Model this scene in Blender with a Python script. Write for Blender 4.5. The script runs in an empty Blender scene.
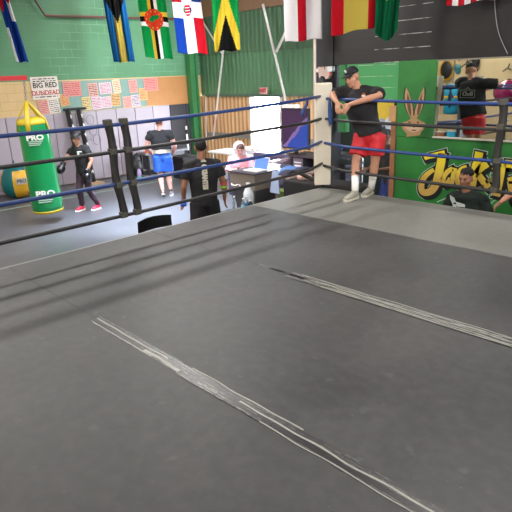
import bpy, bmesh, math, random
from mathutils import Vector, Matrix, noise
random.seed(7)
S = bpy.context.scene
COL = S.collection
PI = math.pi
V = Vector

# ------------------------------------------------------------------ camera
F_PX = 544.0
cam_d = bpy.data.cameras.new('camera'); cam = bpy.data.objects.new('camera', cam_d); COL.objects.link(cam)
CP = V((5.0519, -6.1343, 1.6))
def _n(v): return v.normalized()
def _ray(px, py): return _n(V((px - 256, -(py - 256), -F_PX)))
_d1 = _ray(-290, 96); _d2 = _ray(858, 51); _d2 = _n(_d2 - _d1 * _d1.dot(_d2))
_X = -_d1; _Y = _d2; _Z = _X.cross(_Y)
RW = Matrix((_X, _Y, _Z))
cam.matrix_world = Matrix.Translation(CP) @ RW.to_4x4()
cam_d.sensor_width = 36; cam_d.lens = 36 * F_PX / 512; cam_d.clip_start = .05; cam_d.clip_end = 200
S.camera = cam
def on(px, py, ax, val):
    """point of the place that stands on the plane  axis = val"""
    d = RW @ _ray(px, py); t = (val - CP[ax]) / d[ax]
    return CP + d * t
def dist(px, py, D):
    d = RW @ _ray(px, py); return CP + d * (D / math.hypot(d.x, d.y))

# ------------------------------------------------------------------ materials
def lin(h):
    if isinstance(h, str):
        c = [int(h[i:i+2], 16) / 255 for i in (0, 2, 4)]
    else: c = h
    return tuple((x / 12.92 if x <= .04045 else ((x + .055) / 1.055) ** 2.4) for x in c) + (1,)
MATS = {}
def mat(name, hexc, rough=.6, metal=0, var=.12, scale=6, bump=0, emit=0, spec=.5, bscale=None, alpha=None, trans=0, coat=0):
    if name in MATS: return MATS[name]
    m = bpy.data.materials.new(name); m.use_nodes = True
    nt = m.node_tree; N = nt.nodes; L = nt.links
    b = N['Principled BSDF']; c = lin(hexc)
    b.inputs['Roughness'].default_value = rough; b.inputs['Metallic'].default_value = metal
    b.inputs['Specular IOR Level'].default_value = spec
    b.inputs['Coat Weight'].default_value = coat
    tc = N.new('ShaderNodeTexCoord'); nz = N.new('ShaderNodeTexNoise')
    nz.inputs['Scale'].default_value = scale; nz.inputs['Detail'].default_value = 4
    L.new(tc.outputs['Object'], nz.inputs['Vector'])
    mx = N.new('ShaderNodeMix'); mx.data_type = 'RGBA'
    mx.inputs['A'].default_value = tuple(x * (1 - var) for x in c[:3]) + (1,)
    mx.inputs['B'].default_value = tuple(min(1, x * (1 + var)) for x in c[:3]) + (1,)
    L.new(nz.outputs['Fac'], mx.inputs['Factor']); L.new(mx.outputs['Result'], b.inputs['Base Color'])
    if bump:
        bp = N.new('ShaderNodeBump'); bp.inputs['Strength'].default_value = bump; bp.inputs['Distance'].default_value = .01
        n2 = N.new('ShaderNodeTexNoise'); n2.inputs['Scale'].default_value = bscale or scale * 6
        L.new(tc.outputs['Object'], n2.inputs['Vector']); L.new(n2.outputs['Fac'], bp.inputs['Height']); L.new(bp.outputs['Normal'], b.inputs['Normal'])
    if emit:
        b.inputs['Emission Color'].default_value = c; b.inputs['Emission Strength'].default_value = emit
    if trans:
        b.inputs['Transmission Weight'].default_value = trans
    MATS[name] = m; return m

class NT:
    def __init__(s, name, rough=.7):
        s.m = bpy.data.materials.new(name); s.m.use_nodes = True; s.nt = s.m.node_tree; s.N = s.nt.nodes; s.L = s.nt.links
        s.b = s.N['Principled BSDF']; s.b.inputs['Roughness'].default_value = rough
        s.g = s.N.new('ShaderNodeNewGeometry'); s.pos = s.g.outputs['Position']
        s.xyz = s.N.new('ShaderNodeSeparateXYZ'); s.L.new(s.pos, s.xyz.inputs[0])
        MATS[name] = s.m
    def inp(s, sock, v):
        if isinstance(v, bpy.types.NodeSocket): s.L.new(v, sock)
        elif v is not None: sock.default_value = v
    def math(s, op, a, b=None, c=None, clamp=False):
        n = s.N.new('ShaderNodeMath'); n.operation = op; n.use_clamp = clamp
        s.inp(n.inputs[0], a); s.inp(n.inputs[1], b); s.inp(n.inputs[2], c); return n.outputs[0]
    def mix(s, f, a, b):
        n = s.N.new('ShaderNodeMix'); n.data_type = 'RGBA'
        s.inp(n.inputs['Factor'], f); s.inp(n.inputs['A'], a); s.inp(n.inputs['B'], b); return n.outputs['Result']
    def noise(s, scale, detail=4, vec=None, rough=.5, out='Fac'):
        n = s.N.new('ShaderNodeTexNoise'); n.inputs['Scale'].default_value = scale; n.inputs['Detail'].default_value = detail
        n.inputs['Roughness'].default_value = rough
        s.L.new(vec or s.pos, n.inputs['Vector']); return n.outputs[out]
    def comb(s, x, y, z):
        n = s.N.new('ShaderNodeCombineXYZ'); s.inp(n.inputs[0], x); s.inp(n.inputs[1], y); s.inp(n.inputs[2], z); return n.outputs[0]
    def ramp(s, f, lo, hi):
        n = s.N.new('ShaderNodeMapRange'); s.inp(n.inputs[0], f); n.inputs[1].default_value = lo; n.inputs[2].default_value = hi; return n.outputs[0]
    def col(s, v): s.inp(s.b.inputs['Base Color'], v)
    def bump(s, h, st=.3, d=.01):
        n = s.N.new('ShaderNodeBump'); n.inputs['Strength'].default_value = st; n.inputs['Distance'].default_value = d
        s.L.new(h, n.inputs['Height']); s.L.new(n.outputs[0], s.b.inputs['Normal'])

def mul(c, k): return tuple(x * k for x in c[:3]) + (1,)

def canvas_mat(name, base, light, dust=.5, rough=.54):
    t = NT(name, rough)
    a = t.noise(1.1, 6, rough=.6); b = t.noise(14, 5); c = t.noise(70, 2)
    f = t.math('ADD', t.math('MULTIPLY', t.ramp(a, .35, .7), .75), t.math('MULTIPLY', t.ramp(b, .4, .65), .25))
    col = t.mix(f, lin(base), lin(light))
    sp = t.ramp(t.noise(9, 2, rough=.3), .70, .76)
    sp2 = t.math('MULTIPLY', t.ramp(t.noise(38, 1), .74, .79), t.ramp(t.noise(2.2, 2), .45, .6))
    col = t.mix(t.math('MULTIPLY', sp, .10 * dust), col, lin('b0b0ae'))
    col = t.mix(t.math('MULTIPLY', sp2, .30 * dust), col, lin('a8a8a5'))
    t.col(col); t.bump(c, .12, .003)
    rg = t.ramp(a, .2, .8); t.inp(t.b.inputs['Roughness'], t.math('MULTIPLY_ADD', rg, .15, rough - .08))
    return t.m
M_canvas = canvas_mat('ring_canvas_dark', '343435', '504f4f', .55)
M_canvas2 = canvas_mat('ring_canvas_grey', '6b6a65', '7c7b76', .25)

def wall_paint():
    t = NT('painted_block_wall', .55)
    X, Y, Z = t.xyz.outputs
    br = t.N.new('ShaderNodeTexBrick'); br.offset = .5
    br.inputs['Scale'].default_value = 1; br.inputs['Brick Width'].default_value = .4; br.inputs['Row Height'].default_value = .2
    br.inputs['Mortar Size'].default_value = .006; br.inputs['Mortar Smooth'].default_value = .4
    t.L.new(t.comb(Y, t.math('ADD', Z, .01), 0), br.inputs['Vector'])
    mort = br.outputs['Fac']
    up = t.math('GREATER_THAN', Z, 1.65)
    green = t.mix(t.ramp(t.noise(1.3, 4), .3, .7), lin('50845d'), lin('5c8f6b'))
    cream = t.mix(t.noise(2.5, 4), lin('c9ab78'), lin('d6b988'))
    gm = t.mix(t.ramp(t.noise(.9, 2), .42, .62), lin('4a7c59'), lin('93bca0'))
    cm = lin('b39c6a')
    g = t.mix(t.math('MULTIPLY', mort, .6), green, gm); c = t.mix(mort, cream, cm)
    t.col(t.mix(up, c, g))
    t.bump(t.math('SUBTRACT', 1, mort), .35, .006)
    return t.m
M_block = wall_paint()

def siding(name, base, light, z0, pitch, x0, x1, wear=.85):
    t = NT(name, .5)
    X, Y, Z = t.xyz.outputs
    fr = t.math('FRACT', t.math('DIVIDE', t.math('SUBTRACT', Z, z0), pitch))
    line = t.math('LESS_THAN', fr, .055)
    xin = t.math('MULTIPLY', t.math('GREATER_THAN', X, x0), t.math('LESS_THAN', X, x1))
    w = t.ramp(t.noise(5, 3, vec=t.comb(X, 0, t.math('MULTIPLY', Z, 4))), .42, .55)
    f = t.math('MULTIPLY', t.math('MULTIPLY', line, xin), t.math('MULTIPLY', w, wear))
    c = t.mix(t.noise(1.2, 4), lin(base), lin(light))
    t.col(t.mix(f, c, lin('b9bab4')))
    gro = t.math('LESS_THAN', fr, .05)
    t.bump(t.math('SUBTRACT', 1, gro), .4, .006)
    return t.m
M_black_siding = siding('black_board_siding', '1d1b1c', '242223', 1.70, .19, -.15, .80)
M_green_siding = siding('green_board_siding', '3c8a4e', '47985c', 1.16, .17, -.45, .25, .6)

def mural_green():
    t = NT('painted_green_mural_board', .5)
    a = t.ramp(t.noise(1.6, 3), .35, .65)
    c = t.mix(a, lin('21602a'), lin('2f7d36'))
    sw = t.ramp(t.noise(4.5, 2), .6, .72)
    t.col(t.mix(t.math('MULTIPLY', sw, .25), c, lin('173f22'))); return t.m
M_mural = mural_green()

M_floor = canvas_mat('rubber_floor', '47484c', '57585c', .35, .36)
M_ceil = mat('ceiling_grey', '8a8580', .9)
M_wood_header = mat('brown_plywood', '8d6b52', .7, var=.2, scale=3)
M_backwall = mat('cream_back_wall', 'cdb68c', .7, scale=3)
M_plain = mat('dark_side_wall', '7d7a76', .9)
M_corr_green = mat('green_corrugated_metal', '57805f', .5, var=.05)
M_corr_dark = mat('dark_green_corrugated_metal', '4b6b4f', .55, var=.06)
M_concrete = mat('outdoor_concrete', 'c9c6c0', .9)
M_black = mat('black_plastic', '17171a', .45)
M_blackm = mat('black_paint_metal', '1b1b1d', .4)
M_blackcol = mat('black_column_paint', '262529', .6, var=.2, scale=3)
M_white = mat('white_plastic', 'e6e5e2', .45)
M_blue_rope = mat('blue_rope_cover', '263f7a', .42, bump=.15, var=.15)
M_black_rope = mat('black_rope_cover', '2c2a2b', .45, bump=.2, var=.3)
M_strap = mat('black_webbing', '2a2826', .6, var=.35, scale=12, bump=.2)
M_pad = mat('cream_vinyl_pad', 'e2d9c6', .5, var=.05)
M_steel = mat('grey_steel', '8c8f92', .35, .8)
M_whitepipe = mat('white_painted_pipe', 'cfc9c4', .5)
M_redbrown = mat('red_brown_pipe', '6e4440', .5)
M_red = mat('red_paint', 'b8232b', .45)
M_greencol = mat('green_column_paint', '3f8550', .45, var=.12)
M_wood = mat('brown_timber', '8a5c3c', .6, var=.25, scale=8)
M_plywood = mat('varnished_board', 'b27b48', .55, var=.15, scale=3)
M_tealboard = mat('faded_teal_board', '7d9c94', .7)
M_ink = mat('black_ink', '2a2828', .8)
M_redink = mat('red_ink', 'b3474a', .8)
M_tape = mat('worn_tape_clear', '8f8f8b', .38, var=.35, scale=25, bump=.3)
M_tape_w = mat('worn_tape_white', 'a5a49d', .45, var=.25, scale=30, bump=.3)
M_tape_d = mat('worn_tape_dark', '303031', .3, var=.4, scale=20, bump=.2)
M_seam = mat('seam_shadow_gap', '1e1e1f', .9)
M_skin = mat('skin_tan', 'bd8a70', .5, var=.06, spec=.35)
M_skin_p = mat('skin_light', 'd0998a', .5, var=.06, spec=.35)
M_skin_d = mat('skin_brown', '9a6b54', .5, var=.08, spec=.35)
M_skin_dd = mat('skin_deep_brown', '5f4335', .5, var=.08, spec=.35)
M_tee = mat('black_cotton', '1e1d20', .85, var=.2, bump=.15, scale=9)
M_tee_g = mat('dark_green_cotton', '0d1a13', .85, var=.2, bump=.15)
M_redsh = mat('red_polyester', 'c8202a', .6, var=.12, bump=.1)
M_bluesh = mat('blue_polyester', '2358b8', .6, var=.12, bump=.1)
M_navy = mat('navy_polyester', '1c2b66', .6, var=.12)
M_plum = mat('plum_track_fabric', '3a2733', .7, var=.2)
M_hair = mat('dark_hair', '141112', .7, var=.3, scale=30, bump=.4)
M_hair_b = mat('cropped_brown_hair', '5b4035', .8, var=.2)
M_sock = mat('white_sock', 'e8e6e2', .8)
M_shoe = mat('grey_knit_shoe', '9a968a', .7, var=.25, scale=30)
M_sole = mat('cream_sole', 'c9c3b2', .6)
M_redshoe = mat('red_boot_leather', 'd0203f', .35)
M_glove = mat('black_glove_leather', '151417', .3)
M_pinksh = mat('pink_cotton', 'c98a96', .8)
M_hood = mat('white_hood_cotton', 'ded9dc', .85)
M_eye = mat('eye_dark', '1a1210', .25)
M_gold = mat('mural_yellow', 'e6c92b', .5, var=.12, scale=4)

# ------------------------------------------------------------------ mesh helpers
def fin(bm, name, mats, parent=None, smooth=False, recalc=True):
    if recalc: bmesh.ops.recalc_face_normals(bm, faces=bm.faces)
    me = bpy.data.meshes.new(name); bm.to_mesh(me); bm.free()
    return link_mesh(me, name, mats, parent, smooth)
def link_mesh(me, name, mats, parent=None, smooth=False):
    if not isinstance(mats, (list, tuple)): mats = [mats]
    if not me.materials:
        for m in mats: me.materials.append(m)
    vs = me.vertices
    xs = [v.co.x for v in vs]; ys = [v.co.y for v in vs]; zs = [v.co.z for v in vs]
    c = V(((min(xs) + max(xs)) / 2, (min(ys) + max(ys)) / 2, min(zs)))
    me.transform(Matrix.Translation(-c))
    o = bpy.data.objects.new(name, me); COL.objects.link(o); o.location = c
    if smooth:
        for p in me.polygons: p.use_smooth = True
    if parent: par(o, parent)
    return o
WL = {}
def world_of(o):
    if o.parent is None: return Matrix.LocRotScale(o.location, o.rotation_euler, o.scale)
    return world_of(o.parent) @ o.matrix_parent_inverse @ Matrix.LocRotScale(o.location, o.rotation_euler, o.scale)
def par(o, p):
    inv = world_of(p).inverted()
    o.parent = p; o.matrix_parent_inverse = inv
def thing(name, label, cat, loc, group=None):
    o = bpy.data.objects.new(name, None); COL.objects.link(o); o.location = loc; o.empty_display_size = .1
    return tag(o, label, cat, group)
def tag(o, label, cat, group=None, kind=None):
    o['label'] = label; o['category'] = cat
    if group: o['group'] = group
    if kind: o['kind'] = kind
    return o
def struct(o): o['kind'] = 'structure'; return o

def box(bm, lo, hi, bevel=0, M=None, mi=0):
    r = bmesh.ops.create_cube(bm, size=1); vs = r['verts']
    lo = V(lo); hi = V(hi)
    for v in vs: v.co = V([lo[i] + (v.co[i] + .5) * (hi[i] - lo[i]) for i in range(3)])
    fs = list({f for v in vs for f in v.link_faces})
    if bevel:
        es = list({e for v in vs for e in v.link_edges})
        rb = bmesh.ops.bevel(bm, geom=es, offset=bevel, segments=2, affect='EDGES', profile=.6)
        vs = [v for v in rb['verts']]; fs = rb['faces']
        seen = set(vs); 
        fs = list({f for v in vs for f in v.link_faces}); vs = list({v for f in fs for v in f.verts})
    if M is not None:
        for v in vs: v.co = M @ v.co
    for f in fs: f.material_index = mi
    return vs
def boxo(name, lo, hi, m, parent=None, bevel=0, M=None):
    bm = bmesh.new(); box(bm, lo, hi, bevel, M); return fin(bm, name, m, parent)
def frame_of(d, up=None):
    d = d.normalized(); up = up or (V((0, 0, 1)) if abs(d.z) < .92 else V((0, 1, 0)))
    a = d.cross(up).normalized(); b = a.cross(d).normalized(); return a, b
def tube(bm, pts, rad, seg=12, caps=True, mi=0, dome=True, up=None, flat=None):
    pts = [V(p) for p in pts]; n = len(pts)
    if not isinstance(rad, (list, tuple)): rad = [rad] * n
    rings = []; d0 = None; a = b = None
    def ring(c, r, a, b):
        vs = []
        for k in range(seg):
            t = 2 * PI * k / seg
            ra, rb = (r if not isinstance(r, tuple) else r[0]), (r if not isinstance(r, tuple) else r[1])
            vs.append(bm.verts.new(c + a * math.cos(t) * ra + b * math.sin(t) * rb))
        return vs
    def scl(r, k): return r * k if not isinstance(r, tuple) else (r[0] * k, r[1] * k)
    def mean(r): return r if not isinstance(r, tuple) else min(r)
    for i, p in enumerate(pts):
        d = (pts[min(i + 1, n - 1)] - pts[max(i - 1, 0)]).normalized()
        if a is None: a, b = frame_of(d, up)
        else:
            a = (a - d * a.dot(d)).normalized(); b = a.cross(d).normalized()
        if i == 0 and dome and caps:
            for q, w in ((.92, .38), (.6, .8)): rings.append(ring(p - d * mean(rad[0]) * q, scl(rad[0], w), a, b))
        rings.append(ring(p, rad[i], a, b))
        if i == n - 1 and dome and caps:
            for q, w in ((.6, .8), (.92, .38)): rings.append(ring(p + d * mean(rad[-1]) * q, scl(rad[-1], w), a, b))
    fs = []
    for r0, r1 in zip(rings, rings[1:]):
        for k in range(seg):
            fs.append(bm.faces.new((r0[k], r0[(k + 1) % seg], r1[(k + 1) % seg], r1[k])))
    if caps:
        fs.append(bm.faces.new(rings[0][::-1])); fs.append(bm.faces.new(rings[-1]))
    for f in fs: f.material_index = mi
    return rings
def tubeo(name, pts, rad, m, parent=None, seg=12, **k):
    bm = bmesh.new(); tube(bm, pts, rad, seg, **k); return fin(bm, name, m, parent, True)
def ball(bm, c, r, seg=16, M=None, mi=0):
    res = bmesh.ops.create_uvsphere(bm, u_segments=seg, v_segments=max(8, seg * 2 // 3), radius=1)
    if not isinstance(r, (tuple, list)): r = (r, r, r)
    for v in res['verts']:
        q = V((v.co.x * r[0], v.co.y * r[1], v.co.z * r[2]))
        v.co = (M @ q if M is not None else q) + V(c)
    for f in {f for v in res['verts'] for f in v.link_faces}: f.material_index = mi
    return res['verts']
def lathe(bm, prof, c, seg=24, M=None, mi=0):
    rings = []
    for r, z in prof:
        rings.append([bm.verts.new((M or Matrix.Identity(3)) @ V((r * math.cos(2 * PI * k / seg), r * math.sin(2 * PI * k / seg), z)) + V(c)) for k in range(seg)])
    for r0, r1 in zip(rings, rings[1:]):
        for k in range(seg): bm.faces.new((r0[k], r0[(k + 1) % seg], r1[(k + 1) % seg], r1[k])).material_index = mi
    bm.faces.new(rings[0][::-1]).material_index = mi; bm.faces.new(rings[-1]).material_index = mi
def poly(bm, pts, n, th, mi=0):
    """extrude a planar outline along n by th"""
    n = V(n) * th; a = [bm.verts.new(V(p)) for p in pts]; b = [bm.verts.new(V(p) + n) for p in pts]
    fs = [bm.faces.new(a), bm.faces.new(b[::-1])]
    for i in range(len(a)): fs.append(bm.faces.new((a[i], b[i], b[(i + 1) % len(a)], a[(i + 1) % len(a)])))
    for f in fs: f.material_index = mi
def blobmesh(bm, vox, name, m, parent=None, smooth_it=2, post=None):
    """fuse overlapping volumes to one continuous skin"""
    bmesh.ops.recalc_face_normals(bm, faces=bm.faces)
    me = bpy.data.meshes.new('tmp'); bm.to_mesh(me); bm.free()
    o = bpy.data.objects.new('tmp', me); COL.objects.link(o)
    r = o.modifiers.new('r', 'REMESH'); r.mode = 'VOXEL'; r.voxel_size = vox; r.adaptivity = 0
    if smooth_it:
        s = o.modifiers.new('s', 'SMOOTH'); s.iterations = smooth_it; s.factor = .5
    dg = bpy.context.evaluated_depsgraph_get(); dg.update()
    out = bpy.data.meshes.new_from_object(o.evaluated_get(dg))
    bpy.data.objects.remove(o); bpy.data.meshes.remove(me)
    out.name = name
    out.materials.clear()
    if post: post(out)
    return link_mesh(out, name, m, parent, True)
def textmesh(name, s, size, M, m, parent=None, extrude=.002, align='CENTER', bold=0, sx=1):
    cu = bpy.data.curves.new('t', 'FONT'); cu.body = s; cu.size = size; cu.extrude = extrude; cu.align_x = align; cu.align_y = 'CENTER'; cu.offset = bold
    cu.resolution_u = 3
    o = bpy.data.objects.new('t', cu); COL.objects.link(o)
    dg = bpy.context.evaluated_depsgraph_get(); dg.update()
    me = bpy.data.meshes.new_from_object(o.evaluated_get(dg)); bpy.data.objects.remove(o)
    me.transform(Matrix.Diagonal((sx, 1, 1, 1))); me.transform(M); me.materials.clear()
    return link_mesh(me, name, m, parent)
def axes(o, x, y, z=None):
    x = V(x).normalized(); y = V(y).normalized(); z = x.cross(y)
    return Matrix.Translation(V(o)) @ Matrix((x, y, z)).transposed().to_4x4()

FLOOR = -1.0
XW = -8.89; YF = 4.9; YM = 1.45
_x = lambda px, py: on(px, py, 1, YM).x
_z = lambda px, py: on(px, py, 1, YM).z
xPan, xMir, xJam, xColL, xColR = _x(396.5, 130), _x(435.5, 100), _x(341, 85), _x(317, 85), _x(334.5, 85)
zBeam, zMir, zHead = _z(420, 61), _z(470, 139.8), _z(365, 100)

# ------------------------------------------------------------------ the room
struct(boxo('floor', (-9.2, -9.6, -1.12), (7.6, 5.0, -1.0), M_floor))
struct(boxo('ceiling', (-9.2, -9.6, 4.4), (7.6, 5.2, 4.55), M_ceil))
struct(boxo('wall_left', (-9.1, -9.6, -1.0), (XW, 5.1, 4.4), M_block))
struct(boxo('wall_right', (7.4, -9.6, -1.0), (7.6, 1.3, 4.4), M_plain))
struct(boxo('wall_back', (-9.1, -9.6, -1.0), (7.5, -9.4, 4.4), M_backwall))
struct(boxo('floor_back_room', (7.0, 1.3, -1.1), (7.6, 5.0, -1.0), M_floor))
# far wall: real corrugation, door opening x -6.59..-5.46, head z 1.03
def corr(name, x0, x1, z0, z1, m, y=YF, pitch=.17, amp=.008, th=.004):
    bm = bmesh.new(); n = max(6, int((x1 - x0) / pitch * 8)); rows = []
    for z in (z0, z1):
        rows.append([bm.verts.new((x0 + (x1 - x0) * i / n, y + amp * max(-.6, min(.6, math.sin(2 * PI * (x0 + (x1 - x0) * i / n) / pitch))) / .6, z)) for i in range(n + 1)])
    for i in range(n): bm.faces.new((rows[0][i], rows[0][i + 1], rows[1][i + 1], rows[1][i]))
    return struct(fin(bm, name, m))
def translucent():
    t = NT('cream_translucent_sheet', .6)
    X, Y, Z = t.xyz.outputs
    f = t.math('GREATER_THAN', t.math('SINE', t.math('MULTIPLY', X, 2 * PI / .17)), -.1)
    c = t.mix(f, lin('a98058'), lin('cba681'))
    d = t.N.new('ShaderNodeBsdfDiffuse'); tr = t.N.new('ShaderNodeBsdfTranslucent'); mx = t.N.new('ShaderNodeMixShader')
    t.L.new(c, d.inputs[0]); t.L.new(c, tr.inputs[0]); mx.inputs[0].default_value = .008
    t.L.new(d.outputs[0], mx.inputs[1]); t.L.new(tr.outputs[0], mx.inputs[2])
    out = [n for n in t.N if n.type == 'OUTPUT_MATERIAL'][0]; t.L.new(mx.outputs[0], out.inputs['Surface'])
    return t.m
M_transl = translucent()
corr('wall_far_upper', -9.1, 7.5, 2.19, 3.25, M_corr_dark)
corr('wall_far_middle', -9.1, 7.5, 1.03, 2.19, M_corr_green, y=YF + .03)
corr('wall_far_lower_left', -9.1, -6.59, -1.0, 1.03, M_transl)
corr('wall_far_lower_right', -5.46, -2.2, -1.0, 1.03, M_transl)
struct(boxo('wall_far_solid', (-2.2, 4.86, -1.0), (7.5, 4.94, 1.03), M_corr_dark))
struct(boxo('wall_far_backing', (-9.1, 4.97, 1.03), (7.5, 5.05, 4.4), mat('siding_back', '55524e', .9)))
struct(boxo('trim_far_header', (-9.1, 4.84, 3.25), (7.5, 4.97, 4.4), M_wood_header))
struct(boxo('trim_far_girt', (-8.6, 4.82, 1.02), (-1.2, 4.88, 1.10), mat('grey_green_girt', '56705f', .6)))
struct(boxo('trim_far_rail', (-8.6, 4.80, -.16), (-6.62, 4.88, -.05), mat('grey_rail', '8a8580', .6)))
struct(boxo('trim_far_rail_right', (-5.43, 4.80, -.16), (-2.2, 4.88, -.05), MATS['grey_rail']))
M_frame = mat('pale_door_frame', 'cfcac2', .6)
bm = bmesh.new(); box(bm, (-6.65, 4.82, -1), (-6.59, 4.98, 1.03)); box(bm, (-5.46, 4.82, -1), (-5.40, 4.98, 1.03)); box(bm, (-6.65, 4.82, 1.0), (-5.40, 4.98, 1.04))
struct(fin(bm, 'door_1', M_frame))
# mural wall y = 1.2
struct(boxo('wall_mural_upper', (xColR - .02, YM, zBeam), (7.4, YM + .12, 4.4), M_black_siding))
struct(boxo('wall_mural_header', (xJam, YM, zHead), (xPan, YM + .1, zBeam), M_green_siding))
struct(boxo('wall_mural_lower', (xPan, YM, -1.0), (7.4, YM + .12, zMir), M_mural))
struct(boxo('wall_mural_panel', (xPan, YM - .012, zMir), (xMir, YM + .12, zBeam + .01), M_mural))
struct(boxo('wall_mural_backing', (xMir, YM + .03, zMir), (7.4, YM + .12, zBeam), M_black))
bm = bmesh.new(); box(bm, (xPan - .09, YM - .02, -1), (xPan - .005, YM + .12, .83)); struct(fin(bm, 'trim_opening_post', M_wood))
struct(boxo('trim_opening_block', (xPan - .13, YM - .03, .83), (xPan - .01, YM + .1, 1.06), mat('pale_timber', 'b58a5c', .6, var=.2)))
struct(boxo('trim_opening_jamb', (xJam - .02, YM - .03, .62), (xJam + .11, YM + .1, zBeam), mat('jamb_green_paint', '2f6e3e', .5)))
# dark black building column
struct(boxo('wall_column_black', (xColL, YM - .02, -1.0), (xColR - .02, YM + .22, 4.4), M_blackcol))
# partition behind the opening
struct(boxo('wall_partition', (-2.5, 3.35, -1.0), (7.4, 3.42, 2.6), mat('dark_partition', '1c2822', .8, var=.3)))
# green steel column in the far left corner
bm = bmesh.new(); box(bm, (-8.86, 4.36, -1), (-8.64, 4.41, 4.4)); box(bm, (-8.76, 4.41, -1), (-8.71, 4.58, 4.4)); box(bm, (-8.86, 4.58, -1), (-8.64, 4.63, 4.4))
struct(fin(bm, 'wall_column_green', M_greencol))
# wall pads
M_padw = mat('grey_wall_pad_vinyl', 'aaa0ac', .5, var=.06, scale=2)
M_padb = mat('black_wall_pad_vinyl', '2b2a31', .55, var=.1, scale=2)
seams = [-1.17 + .6 * k for k in range(-3, 10)]
first = True
for k, y0 in enumerate(seams):
    y1 = min(y0 + .592, 4.40)
    if y0 > 4.3: break
    dark = y0 > 3.3
    o = boxo('wall_pad', (XW + .005, y0 + .006, -.98), (XW + .065, y1, .84), M_padb if dark else M_padw, bevel=.012)
    tag(o, 'black vinyl wall pad in the dark end near the green column' if dark else 'grey vinyl wall pad in the row along the block wall', 'wall pad',
        'black pads at the dark end of the wall' if dark else 'grey wall pads along the block wall')
# floor stripe painted along the wall
bm = bmesh.new(); box(bm, (-7.22, -6.5, -1.0), (-7.14, 4.0, -.997))
tag(fin(bm, 'floor_line', mat('pale_green_floor_line', '8fa79a', .6, var=.3, scale=5)), 'pale green line on the dark gym floor beneath the hanging bag', 'floor line')

# ------------------------------------------------------------------ mirror (real)
mm = bpy.data.materials.new('mirror_glass'); mm.use_nodes = True
b_ = mm.node_tree.nodes['Principled BSDF']; b_.inputs['Metallic'].default_value = 1; b_.inputs['Roughness'].default_value = .02; b_.inputs['Base Color'].default_value = (.82, .84, .82, 1)
mir = thing('wall_mirror', 'long wall mirror above the green mural, reflecting the gear wall', 'mirror', (3.1, YM, zMir))
boxo('glass', (xMir + .005, YM - .004, zMir + .02), (5.2, YM + .028, zBeam - .01), mm, mir)
bm = bmesh.new(); box(bm, (xMir, YM - .03, zMir), (5.2, YM + .02, zMir + .022)); fin(bm, 'bottom_rail', mat('mirror_rail', 'b9b2a6', .4), mir)
bm = bmesh.new(); box(bm, (xMir, YM - .02, zBeam - .015), (5.2, YM + .02, zBeam + .005)); fin(bm, 'top_rail', mat('mirror_top_rail', '8d8676', .5), mir)

# ------------------------------------------------------------------ boxing ring
RX, RY = 7.1, -7.7
# platform
ring = thing('boxing_ring_platform', 'raised boxing ring floor with dark canvas and worn taped seams', 'boxing ring', (RX / 2, RY / 2, FLOOR))
bm = bmesh.new(); box(bm, (.02, RY + .02, FLOOR), (RX - .02, -.02, -.06)); fin(bm, 'base', mat('ring_skirt_black', '202022', .8), ring)
def slab(name, x0, x1, y0, y1, m, z=0.0, th=.06):
    bm = bmesh.new(); box(bm, (x0, y0, z - th), (x1, y1, z), .004); return fin(bm, name, m, ring)
M_edge = mat('ring_edge_vinyl', '8c8b87', .55, var=.12)
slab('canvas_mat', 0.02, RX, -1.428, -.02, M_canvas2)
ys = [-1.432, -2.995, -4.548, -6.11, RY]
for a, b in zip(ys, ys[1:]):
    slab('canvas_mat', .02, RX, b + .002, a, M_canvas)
bm = bmesh.new()
tube(bm, [(.012, RY, -.028), (.012, 0, -.028)], .03, 10); tube(bm, [(0, -.012, -.028), (RX, -.012, -.028)], .03, 10)
fin(bm, 'edge_padding', M_edge, ring, True)
# worn tape along seams
def tape_strip(name, pts_fn, m, z=.0015):
    bm = bmesh.new(); top = []; 
    for (x, yc, w) in pts_fn: top.append((bm.verts.new((x, yc - w / 2, z)), bm.verts.new((x, yc + w / 2, z)), bm.verts.new((x, yc + w / 2, z - .0014)), bm.verts.new((x, yc - w / 2, z - .0014))))
    for A, B in zip(top, top[1:]):
        for i in range(4): bm.faces.new((A[i], B[i], B[(i + 1) % 4], A[(i + 1) % 4]))
    bm.faces.new(top[0]); bm.faces.new(top[-1][::-1])
    return fin(bm, name, m, ring)
def strip(x0, x1, yc, w, wob=.004, st=.05, sl=0):
    out = []; n = max(2, int((x1 - x0) / st)); ph = random.random() * 20
    for i in range(n + 1):
        x = x0 + (x1 - x0) * i / n
        out.append((x, yc + sl * (x - x0) + wob * noise.noise((x * 5, ph, 0)), w * (1 + .25 * noise.noise((x * 14, ph, 3)))))
    return out
def tape_material(name, base, light, dark, sy, thr=.5, alpha=False):
    t = NT(name, .36)
    X, Y, Z = t.xyz.outputs
    v = t.comb(t.math('MULTIPLY', X, 3.5), t.math('MULTIPLY', Y, sy), 0)
    n = t.noise(1, 5, vec=v, rough=.65)
    v2 = t.comb(t.math('MULTIPLY', X, 30), t.math('MULTIPLY', Y, 90), 0); n2 = t.noise(1, 3, vec=v2)
    f = t.ramp(t.math('ADD', t.math('MULTIPLY', n, .72), t.math('MULTIPLY', n2, .28)), thr - .03, thr + .04)
    c = t.mix(f, lin(base), lin(light)); d = t.ramp(n, .36, .40)
    t.col(t.mix(d, lin(dark), c)); t.bump(n2, .5, .003); return t.m
M_tapeA = tape_material('scuffed_tape', '3e3e3f', '777773', '2a2a2b', 130, .55)
M_tapeB = tape_material('crinkled_tape', '3a3a3a', '8a8982', '222223', 190, .545)
y1 = -4.555; y2 = -3.0
tape_strip('seam_tape', strip(1.68, 7.0, y1, .095, .006), M_tapeA)
tape_strip('seam_tape', strip(1.69, 2.55, y1 + .012, .012, .010, .03), M_tape_w, .0025)
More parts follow.
